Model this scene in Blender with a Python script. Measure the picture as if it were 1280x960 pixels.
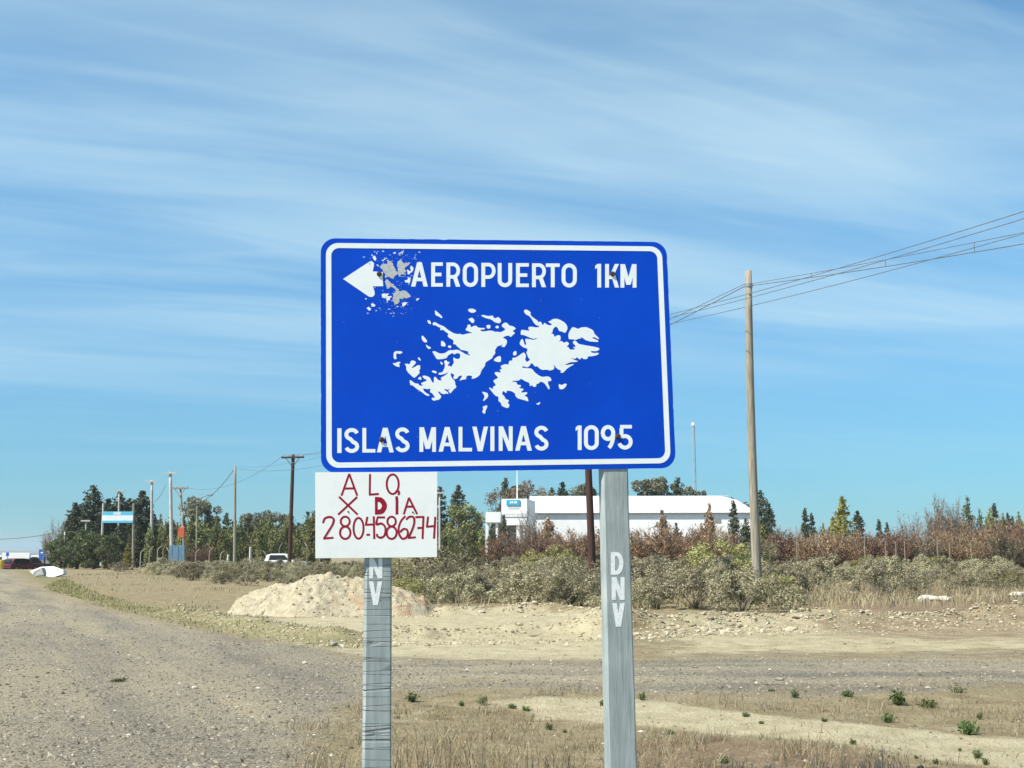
import bpy, math, random
import numpy as np
from mathutils import Vector, Matrix
from mathutils.geometry import tessellate_polygon

for o in list(bpy.data.objects):
    bpy.data.objects.remove(o)
sc = bpy.context.scene
R = math.radians
COL = sc.collection

# ------------------------------------------------------------------ camera
F_PX = 1500.0                       # focal length in photo pixels (1280 wide)
EYE = np.array([0.0, 0.0, 1.25])
PITCH = math.atan(214.0 / F_PX)
cam_d = bpy.data.cameras.new('camera')
cam_d.sensor_width = 36.0
cam_d.lens = F_PX / 1280.0 * 36.0
cam_d.clip_start = 0.1
cam_d.clip_end = 20000.0
cam = bpy.data.objects.new('camera', cam_d)
COL.objects.link(cam)
cam.location = EYE
cam.rotation_euler = (math.pi / 2 + PITCH, 0, 0)
sc.camera = cam

# ------------------------------------------------------------------ sun, sky, exposure
SUN_EL = R(51.0)
SUN_AZ = R(240.0)                   # clockwise from +Y, towards the sun: behind left
sun_dir = Vector((math.sin(SUN_AZ) * math.cos(SUN_EL), math.cos(SUN_AZ) * math.cos(SUN_EL), math.sin(SUN_EL)))
sd = bpy.data.lights.new('sun', 'SUN')
sd.energy = 5.0
sd.angle = R(0.5)
sd.color = (1.0, 0.945, 0.83)
so = bpy.data.objects.new('sun', sd)
COL.objects.link(so)
so.rotation_euler = sun_dir.to_track_quat('Z', 'Y').to_euler()
so.location = sun_dir * 50

w = bpy.data.worlds.new('World')
sc.world = w
w.use_nodes = True
nt = w.node_tree
nt.nodes.clear()
def N(tree, typ, **kw):
    n = tree.nodes.new(typ)
    for k, v in kw.items():
        if k.startswith('i_'):
            n.inputs[int(k[2:])].default_value = v
        else:
            setattr(n, k, v)
    return n
def L(tree, a, b):
    tree.links.new(a, b)
def ramp(tree, stops, interp='LINEAR'):
    n = tree.nodes.new('ShaderNodeValToRGB')
    cr = n.color_ramp
    cr.interpolation = interp
    while len(cr.elements) > 1:
        cr.elements.remove(cr.elements[-1])
    cr.elements[0].position = stops[0][0]
    cr.elements[0].color = tuple(stops[0][1]) + (1,) if len(stops[0][1]) == 3 else stops[0][1]
    for p, c in stops[1:]:
        e = cr.elements.new(p)
        e.color = tuple(c) + (1,) if len(c) == 3 else c
    return n
def math_n(tree, op, a, b=None, clamp=False):
    n = tree.nodes.new('ShaderNodeMath')
    n.operation = op
    n.use_clamp = clamp
    for i, x in enumerate((a, b)):
        if x is None: continue
        if isinstance(x, (int, float)): n.inputs[i].default_value = x
        else: tree.links.new(x, n.inputs[i])
    return n.outputs[0]
def mixc(tree, fac, a, b, blend='MIX'):
    n = tree.nodes.new('ShaderNodeMix')
    n.data_type = 'RGBA'
    n.blend_type = blend
    for sock, x in ((n.inputs[0], fac), (n.inputs[6], a), (n.inputs[7], b)):
        if isinstance(x, (int, float)): sock.default_value = x
        elif isinstance(x, tuple): sock.default_value = x + (1,) if len(x) == 3 else x
        else: tree.links.new(x, sock)
    return n.outputs[2]

sky = N(nt, 'ShaderNodeTexSky', sky_type='NISHITA', sun_disc=False)
sky.sun_elevation = SUN_EL
sky.sun_rotation = SUN_AZ
sky.altitude = 50
sky.air_density = 1.0
sky.dust_density = 0.0
sky.ozone_density = 2.5
# thin cirrus sheets: a cloud deck at constant height, streaked by the wind
tc = N(nt, 'ShaderNodeTexCoord')
sep = N(nt, 'ShaderNodeSeparateXYZ')
L(nt, tc.outputs['Generated'], sep.inputs[0])
zc = math_n(nt, 'MAXIMUM', sep.outputs[2], 0.0)
zc = math_n(nt, 'ADD', zc, 0.10)
comb = N(nt, 'ShaderNodeCombineXYZ')
L(nt, math_n(nt, 'DIVIDE', sep.outputs[0], zc), comb.inputs[0])
L(nt, math_n(nt, 'DIVIDE', sep.outputs[1], zc), comb.inputs[1])
def cirrus(rot, sx, sy, scale, detail, dist, lo, hi, off=(0, 0, 0)):
    mp = N(nt, 'ShaderNodeMapping', vector_type='TEXTURE')
    mp.inputs['Rotation'].default_value = (0, 0, R(rot))
    mp.inputs['Scale'].default_value = (1 / sx, 1 / sy, 1)
    mp.inputs['Location'].default_value = off
    L(nt, comb.outputs[0], mp.inputs[0])
    nz = N(nt, 'ShaderNodeTexNoise')
    nz.inputs['Scale'].default_value = scale
    nz.inputs['Detail'].default_value = detail
    nz.inputs['Roughness'].default_value = 0.52
    nz.inputs['Distortion'].default_value = dist
    L(nt, mp.outputs[0], nz.inputs['Vector'])
    rp = N(nt, 'ShaderNodeMapRange', interpolation_type='SMOOTHSTEP')
    rp.inputs['From Min'].default_value = lo
    rp.inputs['From Max'].default_value = hi
    L(nt, nz.outputs[0], rp.inputs['Value'])
    return rp.outputs[0]
c1 = cirrus(14, 0.34, 1.4, 1.0, 6, 0.8, 0.34, 0.70, (3.1, 0.6, 0))
c2 = cirrus(22, 0.8, 3.4, 1.6, 9, 1.2, 0.38, 0.78, (1.3, 5.2, 0))
c3 = cirrus(10, 0.22, 0.6, 0.8, 4, 0.4, 0.34, 0.60, (7.7, 2.4, 0))
cl = math_n(nt, 'ADD', math_n(nt, 'MULTIPLY', c1, 0.48), math_n(nt, 'MULTIPLY', c2, 0.15))
cl = math_n(nt, 'MULTIPLY', cl, math_n(nt, 'ADD', math_n(nt, 'MULTIPLY', c3, 0.75), 0.35), clamp=True)
hzf = N(nt, 'ShaderNodeMapRange', interpolation_type='SMOOTHSTEP')
hzf.inputs['From Min'].default_value = 0.02
hzf.inputs['From Max'].default_value = 0.20
L(nt, sep.outputs[2], hzf.inputs['Value'])
cl = math_n(nt, 'MULTIPLY', cl, hzf.outputs[0])
gr = N(nt, 'ShaderNodeMapRange', interpolation_type='SMOOTHSTEP')
gr.inputs['From Min'].default_value = -0.03
gr.inputs['From Max'].default_value = 0.36
L(nt, sep.outputs[2], gr.inputs['Value'])
lowair = mixc(nt, gr.outputs[0], (0.17, 0.41, 0.57), (0.66, 0.93, 0.94))
skc = mixc(nt, 1.0, sky.outputs[0], lowair, 'MULTIPLY')
skm = mixc(nt, cl, skc, (3.5, 4.75, 5.3))
bg = N(nt, 'ShaderNodeBackground')
bg.inputs[1].default_value = 0.115
L(nt, skm, bg.inputs[0])
wo = N(nt, 'ShaderNodeOutputWorld')
L(nt, bg.outputs[0], wo.inputs[0])

vs = sc.view_settings
vs.view_transform = 'Standard'
vs.look = 'None'
vs.exposure = 0.68
vs.gamma = 1.0
vs.use_curve_mapping = False
sc.cycles.max_bounces = 6
sc.cycles.transparent_max_bounces = 4

# ------------------------------------------------------------------ photo survey: pixel of the photograph -> place in the world
CP, SP = math.cos(PITCH), math.sin(PITCH)
def ray(u, v):
    a, b = (u - 640.0) / F_PX, (480.0 - v) / F_PX
    return np.array([a, CP - b * SP, SP + b * CP])
def at(u, v, Y):
    d = ray(u, v)
    return EYE + d * (Y / d[1])
def gnd(u, v):
    d = ray(u, v)
    return EYE + d * (-EYE[2] / d[2])
def xg(u, Y):
    return float(at(u, 690, Y)[0])
def zv(v, Y, u=640):
    return float(at(u, v, Y)[2])

# ------------------------------------------------------------------ object helpers
def tag(o, label, cat, group=None, kind=None):
    if label: o['label'] = label
    if cat: o['category'] = cat
    if group: o['group'] = group
    if kind: o['kind'] = kind
    return o
def thing(name, label, cat, loc=(0, 0, 0), rz=0.0, group=None):
    o = bpy.data.objects.new(name, None)
    o.empty_display_size = 0.2
    COL.objects.link(o)
    o.location = loc
    o.rotation_euler = (0, 0, rz)
    return tag(o, label, cat, group)
def link(name, me, m, parent=None, loc=None):
    if m is not None and len(me.materials) == 0:
        me.materials.append(m)
    o = bpy.data.objects.new(name, me)
    COL.objects.link(o)
    if parent is not None: o.parent = parent
    if loc is not None: o.location = loc
    return o
def fast_mesh(name, V, Fa, smooth=False):
    """V (n,3), Fa (m,k) faces with k corners each."""
    V = np.asarray(V, np.float32)
    Fa = np.asarray(Fa, np.int32)
    me = bpy.data.meshes.new(name)
    me.vertices.add(len(V))
    me.vertices.foreach_set('co', V.ravel())
    k = Fa.shape[1]
    me.loops.add(Fa.size)
    me.loops.foreach_set('vertex_index', Fa.ravel())
    me.polygons.add(len(Fa))
    me.polygons.foreach_set('loop_start', np.arange(0, Fa.size, k, dtype=np.int32))
    me.polygons.foreach_set('use_smooth', np.full(len(Fa), smooth))
    me.update(calc_edges=True)
    return me
class MB:
    """collects shapes for ONE mesh"""
    def __init__(s): s.V = []; s.F = []
    def add(s, V, Fc):
        o = len(s.V)
        s.V += [tuple(map(float, p)) for p in V]
        s.F += [tuple(i + o for i in f) for f in Fc]
        return s
    def box(s, c, d, M=None, taper=1.0):
        x, y, z = d[0] / 2, d[1] / 2, d[2] / 2
        P = [(-x, -y, -z), (x, -y, -z), (x, y, -z), (-x, y, -z),
             (-x * taper, -y * taper, z), (x * taper, -y * taper, z), (x * taper, y * taper, z), (-x * taper, y * taper, z)]
        if M is not None: P = [tuple(M @ Vector(p)) for p in P]
        P = [(p[0] + c[0], p[1] + c[1], p[2] + c[2]) for p in P]
        return s.add(P, [(0, 3, 2, 1), (4, 5, 6, 7), (0, 1, 5, 4), (1, 2, 6, 5), (2, 3, 7, 6), (3, 0, 4, 7)])
    def tube(s, pts, rad, n=8, cap=True):
        pts = [Vector(p) for p in pts]
        rings = []
        for i, p in enumerate(pts):
            t = (pts[min(i + 1, len(pts) - 1)] - pts[max(i - 1, 0)]).normalized()
            a = t.cross(Vector((0, 1, 0)) if abs(t.y) < .9 else Vector((1, 0, 0))).normalized()
            b = t.cross(a)
            r = rad[i] if hasattr(rad, '__len__') else rad
            rings.append([p + (a * math.cos(2 * math.pi * k / n) + b * math.sin(2 * math.pi * k / n)) * r for k in range(n)])
        V = [q for r_ in rings for q in r_]
        Fc = []
        for i in range(len(pts) - 1):
            for k in range(n):
                k2 = (k + 1) % n
                Fc.append((i * n + k, i * n + k2, (i + 1) * n + k2, (i + 1) * n + k))
        if cap:
            Fc.append(tuple(range(n))[::-1])
            Fc.append(tuple((len(pts) - 1) * n + k for k in range(n)))
        return s.add(V, Fc)
    def prism(s, poly, y0, y1):
        """poly in (x,z), extruded along y"""
        n = len(poly)
        V = [(p[0], y0, p[1]) for p in poly] + [(p[0], y1, p[1]) for p in poly]
        Fc = [tuple(range(n)), tuple(range(2 * n - 1, n - 1, -1))]
        Fc += [(i, i + n, (i + 1) % n + n, (i + 1) % n) for i in range(n)]
        return s.add(V, Fc)
    def build(s, name, m, parent=None, loc=None, smooth=False, bevel=0.0):
        me = bpy.data.meshes.new(name)
        me.from_pydata(s.V, [], s.F)
        if smooth:
            me.polygons.foreach_set('use_smooth', [True] * len(me.polygons))
        me.update()
        o = link(name, me, m, parent, loc)
        if bevel:
            b = o.modifiers.new('bevel', 'BEVEL')
            b.width = bevel
            b.segments = 2
            b.limit_method = 'ANGLE'
        return o
def copy_thing(root, loc, rz=0.0, scale=(1, 1, 1), label=None, cat=None, group=None):
    r = root.copy()
    COL.objects.link(r)
    r.location = loc
    r.rotation_euler = (0, 0, rz)
    r.scale = scale
    if label: r['label'] = label
    if cat: r['category'] = cat
    if group: r['group'] = group
    elif 'group' in r.keys(): del r['group']
    for ch in [c for c in KIDS.get(root.name, [])]:
        c = ch.copy()
        COL.objects.link(c)
        c.parent = r
        for g in KIDS.get(ch.name, []):
            d = g.copy()
            COL.objects.link(d)
            d.parent = c
    return r
KIDS = {}
def remember(root, *kids):
    KIDS[root.name] = list(kids)

# ------------------------------------------------------------------ materials
def new_mat(name):
    m = bpy.data.materials.new(name)
    m.use_nodes = True
    t = m.node_tree
    return m, t, t.nodes['Principled BSDF']
def noise_mat(name, c1, c2, scale=8.0, rough=0.8, bump=0.0, detail=5, lo=.35, hi=.65, spec=0.3, stretch=(1, 1, 1), c3=None, bscale=None, metallic=0.0):
    m, t, b = new_mat(name)
    tc = N(t, 'ShaderNodeTexCoord')
    mp = N(t, 'ShaderNodeMapping')
    mp.inputs['Scale'].default_value = stretch
    L(t, tc.outputs['Object'], mp.inputs[0])
    nz = N(t, 'ShaderNodeTexNoise')
    nz.inputs['Scale'].default_value = scale
    nz.inputs['Detail'].default_value = detail
    nz.inputs['Roughness'].default_value = 0.6
    L(t, mp.outputs[0], nz.inputs['Vector'])
    rp = ramp(t, [(lo, c1), (hi, c2)] if c3 is None else [(lo, c1), ((lo + hi) / 2, c2), (hi, c3)])
    L(t, nz.outputs[0], rp.inputs[0])
    L(t, rp.outputs[0], b.inputs['Base Color'])
    b.inputs['Roughness'].default_value = rough
    b.inputs['Metallic'].default_value = metallic
    b.inputs['Specular IOR Level'].default_value = spec
    if bump:
        nb = N(t, 'ShaderNodeTexNoise')
        nb.inputs['Scale'].default_value = bscale or scale * 3
        nb.inputs['Detail'].default_value = 6
        L(t, mp.outputs[0], nb.inputs['Vector'])
        bp = N(t, 'ShaderNodeBump')
        bp.inputs['Strength'].default_value = 1.0
        bp.inputs['Distance'].default_value = bump
        L(t, nb.outputs[0], bp.inputs['Height'])
        L(t, bp.outputs[0], b.inputs['Normal'])
    return m
def leaf_mat(name, cols, trans=0.25, rough=0.7, var=0.25):
    m, t, b = new_mat(name)
    g = N(t, 'ShaderNodeNewGeometry')
    rp = ramp(t, [(i / max(1, len(cols) - 1), c) for i, c in enumerate(cols)])
    L(t, g.outputs['Random Per Island'], rp.inputs[0])
    oi = N(t, 'ShaderNodeObjectInfo')
    hs = N(t, 'ShaderNodeHueSaturation')
    L(t, math_n(t, 'ADD', math_n(t, 'MULTIPLY', oi.outputs['Random'], var * 1.2), 1 - var * .6), hs.inputs['Value'])
    L(t, math_n(t, 'ADD', math_n(t, 'MULTIPLY', oi.outputs['Random'], 0.03), 0.485), hs.inputs['Hue'])
    L(t, rp.outputs[0], hs.inputs['Color'])
    L(t, hs.outputs[0], b.inputs['Base Color'])
    b.inputs['Roughness'].default_value = rough
    b.inputs['Specular IOR Level'].default_value = 0.2
    tr = N(t, 'ShaderNodeBsdfTranslucent')
    L(t, hs.outputs[0], tr.inputs[0])
    mx = N(t, 'ShaderNodeMixShader')
    mx.inputs[0].default_value = trans
    L(t, b.outputs[0], mx.inputs[1])
    L(t, tr.outputs[0], mx.inputs[2])
    L(t, mx.outputs[0], t.nodes['Material Output'].inputs[0])
    return m
M = {}
M['sign_blue'] = noise_mat('sign_blue', (0.0, 0.055, 0.50), (0.0, 0.070, 0.60), 2.2, 0.5, spec=0.14, lo=.3, hi=.7)
M['sign_white'] = noise_mat('sign_white', (0.80, 0.86, 0.86), (0.86, 0.90, 0.90), 14, 0.45, spec=0.25)
M['bare_metal'] = noise_mat('bare_metal', (0.42, 0.44, 0.44), (0.55, 0.57, 0.57), 60, 0.6, spec=0.3)
M['pale_scratch'] = noise_mat('pale_scratch', (0.16, 0.34, 0.66), (0.62, 0.70, 0.76), 55, 0.5)
M['panel_back'] = noise_mat('panel_back', (0.35, 0.36, 0.37), (0.42, 0.43, 0.44), 6, 0.5, metallic=0.6)
M['board'] = noise_mat('board', (0.78, 0.81, 0.79), (0.87, 0.89, 0.87), 7, 0.55, spec=0.25, lo=.25, hi=.5)
M['red_paint'] = noise_mat('red_paint', (0.26, 0.002, 0.02), (0.36, 0.006, 0.035), 40, 0.5)
M['bolt'] = noise_mat('bolt', (0.03, 0.02, 0.016), (0.09, 0.05, 0.035), 90, 0.7)
M['stencil'] = noise_mat('stencil', (0.62, 0.66, 0.66), (0.80, 0.83, 0.83), 60, 0.7, lo=.3, hi=.5)
M['pole_wood'] = noise_mat('pole_wood', (0.19, 0.165, 0.125), (0.36, 0.33, 0.26), 5, 0.9, 0.004, stretch=(6, 6, .35))
M['pole_dark'] = noise_mat('pole_dark', (0.035, 0.017, 0.013), (0.085, 0.042, 0.032), 5, 0.85, 0.004, stretch=(6, 6, .35))
M['pole_concrete'] = noise_mat('pole_concrete', (0.42, 0.40, 0.36), (0.55, 0.53, 0.48), 4, 0.85, 0.002)
M['steel'] = noise_mat('steel', (0.22, 0.23, 0.24), (0.32, 0.33, 0.34), 9, 0.5, metallic=0.5)
M['cable'] = noise_mat('cable', (0.10, 0.11, 0.12), (0.16, 0.17, 0.18), 9, 0.6)
M['insulator'] = noise_mat('insulator', (0.25, 0.26, 0.27), (0.5, 0.5, 0.48), 9, 0.3)
M['bark'] = noise_mat('bark', (0.05, 0.038, 0.028), (0.13, 0.10, 0.075), 6, 0.95, 0.01, stretch=(3, 3, .6))
M['bark_pale'] = noise_mat('bark_pale', (0.16, 0.14, 0.12), (0.30, 0.27, 0.23), 6, 0.95, 0.01, stretch=(3, 3, .6))
M['conifer'] = leaf_mat('conifer', [(0.045, 0.055, 0.03), (0.08, 0.092, 0.048), (0.13, 0.14, 0.07)], .15)
M['juniper'] = leaf_mat('juniper', [(0.077, 0.105, 0.042), (0.126, 0.161, 0.067), (0.196, 0.224, 0.098)], .2)
M['cypress'] = leaf_mat('cypress', [(0.112, 0.136, 0.056), (0.208, 0.224, 0.088), (0.336, 0.320, 0.128)], .2, var=.5)
M['golden'] = leaf_mat('golden', [(0.175, 0.175, 0.044), (0.275, 0.250, 0.069), (0.388, 0.338, 0.100)], .2)
M['euc'] = leaf_mat('euc', [(0.101, 0.108, 0.068), (0.176, 0.176, 0.108), (0.270, 0.257, 0.162)], .2)
M['rust'] = leaf_mat('rust', [(0.15, 0.09, 0.056), (0.27, 0.17, 0.11), (0.38, 0.26, 0.17)], .2, var=.45)
M['brown_twig'] = leaf_mat('brown_twig', [(0.138, 0.106, 0.069), (0.237, 0.188, 0.125), (0.338, 0.275, 0.188)], .2)
M['pale_twig'] = leaf_mat('pale_twig', [(0.22, 0.19, 0.16), (0.33, 0.29, 0.25), (0.42, 0.38, 0.33)], .2)
M['poplar_leaf'] = leaf_mat('poplar_leaf', [(0.10, 0.12, 0.06), (0.16, 0.18, 0.09), (0.24, 0.24, 0.13)], .25)
M['sage'] = leaf_mat('sage', [(0.19, 0.17, 0.10), (0.33, 0.297, 0.185), (0.47, 0.427, 0.28)], .2, var=.45)
M['sage_green'] = leaf_mat('sage_green', [(0.18, 0.175, 0.065), (0.30, 0.285, 0.115), (0.43, 0.39, 0.18)], .2, var=.3)
M['sage_dark'] = leaf_mat('sage_dark', [(0.11, 0.098, 0.058), (0.21, 0.185, 0.11), (0.33, 0.29, 0.18)], .2, var=.4)
M['straw'] = leaf_mat('straw', [(0.24, 0.19, 0.11), (0.38, 0.31, 0.19), (0.52, 0.44, 0.29)], .3)
M['mat_grass'] = leaf_mat('mat_grass', [(0.19, 0.15, 0.082), (0.31, 0.255, 0.15), (0.45, 0.38, 0.24)], .25)
M['green_grass'] = leaf_mat('green_grass', [(0.15, 0.145, 0.05), (0.24, 0.215, 0.085), (0.36, 0.30, 0.15)], .25)
M['weed'] = leaf_mat('weed', [(0.06, 0.085, 0.028), (0.105, 0.15, 0.048), (0.17, 0.22, 0.075)], .25, var=.4)
M['stone'] = None
m, t, b = new_mat('stone')
g = N(t, 'ShaderNodeNewGeometry')
rp = ramp(t, [(0, (0.095, 0.084, 0.065)), (.45, (0.185, 0.163, 0.122)), (.85, (0.29, 0.255, 0.19)), (.975, (0.37, 0.33, 0.25)), (1, (0.60, 0.56, 0.48))])
L(t, g.outputs['Random Per Island'], rp.inputs[0])
L(t, rp.outputs[0], b.inputs['Base Color'])
b.inputs['Roughness'].default_value = .9
b.inputs['Specular IOR Level'].default_value = .2
M['stone'] = m
m, t, b = new_mat('rubble')
g = N(t, 'ShaderNodeNewGeometry')
rp = ramp(t, [(0, (0.24, 0.20, 0.13)), (.5, (0.36, 0.31, 0.205)), (.9, (0.45, 0.395, 0.275)), (1, (0.56, 0.505, 0.38))])
L(t, g.outputs['Random Per Island'], rp.inputs[0])
L(t, rp.outputs[0], b.inputs['Base Color'])
b.inputs['Roughness'].default_value = .95
M['rubble'] = m
M['rock'] = noise_mat('rock', (0.16, 0.14, 0.11), (0.36, 0.32, 0.25), 9, .95, .01)
M['pale_rock'] = noise_mat('pale_rock', (0.42, 0.38, 0.31), (0.62, 0.58, 0.50), 9, .95, .01)
M['white_wall'] = noise_mat('white_wall', (0.78, 0.79, 0.79), (0.86, 0.87, 0.87), 0.8, .8)
M['white_roof'] = noise_mat('white_roof', (0.60, 0.62, 0.63), (0.72, 0.74, 0.75), 0.9, .55, stretch=(1, .3, 1))
M['cyan_paint'] = noise_mat('cyan_paint', (0.02, 0.36, 0.62), (0.03, 0.40, 0.66), 3, .5)
M['flag_blue'] = noise_mat('flag_blue', (0.10, 0.46, 0.66), (0.13, 0.50, 0.70), 2, .6)
M['flag_white'] = noise_mat('flag_white', (0.72, 0.77, 0.80), (0.80, 0.84, 0.86), 2, .6)
M['dark_glass'] = noise_mat('dark_glass', (0.012, 0.014, 0.017), (0.03, 0.033, 0.037), 2, .12, spec=.5)
M['tyre'] = noise_mat('tyre', (0.012, 0.012, 0.012), (0.025, 0.025, 0.025), 9, .9)
M['car_white'] = noise_mat('car_white', (0.72, 0.73, 0.73), (0.80, 0.80, 0.80), 3, .3, spec=.5)
M['car_red'] = noise_mat('car_red', (0.075, 0.008, 0.013), (0.11, 0.012, 0.018), 3, .35, spec=.5)
M['car_dark'] = noise_mat('car_dark', (0.02, 0.02, 0.022), (0.04, 0.038, 0.04), 3, .35, spec=.5)
M['blue_paint'] = noise_mat('blue_paint', (0.01, 0.10, 0.42), (0.02, 0.13, 0.5), 3, .5)
M['steel_blue'] = noise_mat('steel_blue', (0.09, 0.19, 0.28), (0.15, 0.27, 0.37), 6, .6, stretch=(1, 1, .2))
M['orange'] = noise_mat('orange', (0.46, 0.10, 0.05), (0.58, 0.15, 0.07), 5, .5)
M['yellow'] = noise_mat('yellow', (0.60, 0.42, 0.05), (0.68, 0.50, 0.08), 5, .5)
M['tarp'] = noise_mat('tarp', (0.68, 0.67, 0.64), (0.80, 0.79, 0.76), 2.5, .7, .01)
M['slab_grey'] = noise_mat('slab_grey', (0.20, 0.20, 0.19), (0.30, 0.30, 0.28), 4, .9, .01)

# grey weathered timber of the sign posts
def timber(name, cracks):
    m, t, b = new_mat(name)
    tc = N(t, 'ShaderNodeTexCoord')
    mp = N(t, 'ShaderNodeMapping')
    mp.inputs['Scale'].default_value = (14, 14, .8)
    L(t, tc.outputs['Object'], mp.inputs[0])
    nz = N(t, 'ShaderNodeTexNoise')
    nz.inputs['Scale'].default_value = 3.2
    nz.inputs['Detail'].default_value = 8
    nz.inputs['Roughness'].default_value = .65
    L(t, mp.outputs[0], nz.inputs['Vector'])
    rp = ramp(t, [(.22, (0.245, 0.28, 0.28)), (.5, (0.325, 0.37, 0.37)), (.78, (0.43, 0.48, 0.48))])
    L(t, nz.outputs[0], rp.inputs[0])
    n2 = N(t, 'ShaderNodeTexNoise')
    n2.inputs['Scale'].default_value = 5
    n2.inputs['Detail'].default_value = 4
    L(t, tc.outputs['Object'], n2.inputs['Vector'])
    r2 = ramp(t, [(.35, (0.82, 0.84, 0.84)), (.65, (1.08, 1.08, 1.06))])
    L(t, n2.outputs[0], r2.inputs[0])
    col = mixc(t, 1.0, rp.outputs[0], r2.outputs[0], 'MULTIPLY')
    h = nz.outputs[0]
    if cracks:
        mp2 = N(t, 'ShaderNodeMapping')
        mp2.inputs['Scale'].default_value = (.5, .5, 13)
        L(t, tc.outputs['Object'], mp2.inputs[0])
        vo = N(t, 'ShaderNodeTexVoronoi', feature='DISTANCE_TO_EDGE')
        vo.inputs['Scale'].default_value = 1.9
        vo.inputs['Randomness'].default_value = .9
        L(t, mp2.outputs[0], vo.inputs['Vector'])
        cr = N(t, 'ShaderNodeMapRange')
        cr.inputs['From Min'].default_value = .0
        cr.inputs['From Max'].default_value = .04
        L(t, vo.outputs[0], cr.inputs['Value'])
        brk = N(t, 'ShaderNodeTexNoise')
        brk.inputs['Scale'].default_value = 22
        L(t, tc.outputs['Object'], brk.inputs['Vector'])
        lim = N(t, 'ShaderNodeMapRange')
        lim.inputs['From Min'].default_value = .38
        lim.inputs['From Max'].default_value = .58
        L(t, brk.outputs[0], lim.inputs['Value'])
        line = math_n(t, 'MAXIMUM', cr.outputs[0], math_n(t, 'MULTIPLY', lim.outputs[0], .55))
        col = mixc(t, line, (0.19, 0.205, 0.205), col)
        h = math_n(t, 'ADD', math_n(t, 'MULTIPLY', nz.outputs[0], .4), line)
    L(t, col, b.inputs['Base Color'])
    b.inputs['Roughness'].default_value = .85
    b.inputs['Specular IOR Level'].default_value = .25
    bp = N(t, 'ShaderNodeBump')
    bp.inputs['Distance'].default_value = .004
    L(t, h, bp.inputs['Height'])
    L(t, bp.outputs[0], b.inputs['Normal'])
    return m
M['timber'] = timber('timber', False)
M['timber_cracked'] = timber('timber_cracked', True)

# ------------------------------------------------------------------ value noise for meshes
def vnoise(x, y, seed=0):
    xi = np.floor(x).astype(np.int64); yi = np.floor(y).astype(np.int64)
    xf = x - xi; yf = y - yi
    def h(a, b):
        n = (a * 374761393 + b * 668265263 + seed * 974634777) & 0x7fffffff
        n = ((n ^ (n >> 13)) * 1274126177) & 0x7fffffff
        return ((n ^ (n >> 16)) & 0xffff) / 65535.0
    sx = xf * xf * (3 - 2 * xf); sy = yf * yf * (3 - 2 * yf)
    return (h(xi, yi) * (1 - sx) + h(xi + 1, yi) * sx) * (1 - sy) + (h(xi, yi + 1) * (1 - sx) + h(xi + 1, yi + 1) * sx) * sy
def fbm(x, y, oct=4, seed=0):
    s = 0; a = .5
    for o in range(oct):
        s = s + a * vnoise(x * 2 ** o, y * 2 ** o, seed + o); a *= .5
    return s / (1 - .5 ** oct)
# ================================================================== THE GROUND
def sdf(X, Y, poly):
    """signed distance (negative inside) of points to a polygon"""
    P = np.asarray(poly, float)[:, :2]
    d = np.full(X.shape, 1e18)
    ins = np.zeros(X.shape, bool)
    n = len(P)
    for i in range(n):
        ax, ay = P[i]; bx, by = P[(i + 1) % n]
        ex, ey = bx - ax, by - ay
        t = np.clip(((X - ax) * ex + (Y - ay) * ey) / (ex * ex + ey * ey + 1e-12), 0, 1)
        d = np.minimum(d, (X - ax - t * ex) ** 2 + (Y - ay - t * ey) ** 2)
        if ay != by:
            c = ((ay > Y) != (by > Y)) & (X < (bx - ax) * (Y - ay) / (by - ay) + ax)
            ins ^= c
    d = np.sqrt(d)
    return np.where(ins, -d, d)
def polyline_d(X, Y, line):
    P = np.asarray(line, float)[:, :2]
    d = np.full(X.shape, 1e18)
    for i in range(len(P) - 1):
        ax, ay = P[i]; ex, ey = P[i + 1] - P[i]
        t = np.clip(((X - ax) * ex + (Y - ay) * ey) / (ex * ex + ey * ey), 0, 1)
        d = np.minimum(d, np.hypot(X - ax - t * ex, Y - ay - t * ey))
    return d
def G(*px): return [gnd(u, v)[:2] for u, v in px]
Z_SHOULDER = G((-500, 704), (10, 709), (45, 733), (110, 756), (200, 777), (300, 796), (400, 811), (500, 828), (525, 850), (470, 868), (425, 885), (390, 930), (330, 1080), (-700, 1080))
Z_TRACK = G((360, 806), (450, 822), (640, 828), (760, 826), (900, 822), (1280, 820), (2000, 824), (2000, 858), (1280, 856), (1100, 862), (950, 868), (800, 868), (700, 864), (560, 862), (470, 866), (380, 850))
Z_SAND1 = G((610, 876), (760, 870), (860, 878), (930, 888), (1000, 895), (1100, 905), (1280, 922), (1700, 945), (1700, 1040), (1280, 968), (1150, 946), (1050, 930), (900, 914), (780, 906), (680, 893))
Z_SAND2 = G((235, 764), (300, 775), (400, 772), (520, 765), (640, 764), (770, 770), (770, 824), (640, 826), (500, 824), (430, 816), (340, 800), (270, 788))
Z_SAND3 = G((770, 778), (900, 772), (1000, 770), (1280, 764), (2000, 762), (2000, 820), (1280, 818), (900, 820), (770, 824))
Z_BROWN1 = G((790, 922), (900, 918), (1000, 934), (1140, 952), (1200, 1010), (1000, 1060), (760, 1000))
Z_BROWN2 = G((1030, 757), (1120, 752), (1280, 748), (2000, 746), (2000, 770), (1280, 770), (1080, 769))
Z_GREEN = G((15, 712), (60, 735), (130, 758), (250, 786), (400, 808), (450, 810), (470, 800), (420, 797), (300, 779), (200, 764), (120, 744), (80, 724), (40, 714))
R_RIGHT = G((770, 792), (900, 786), (1050, 783), (1280, 778), (2000, 772))
R_LEFT = G((225, 768), (330, 786), (430, 800), (560, 795), (770, 790))
R_FAR = G((560, 768), (680, 764), (770, 770))
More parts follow.
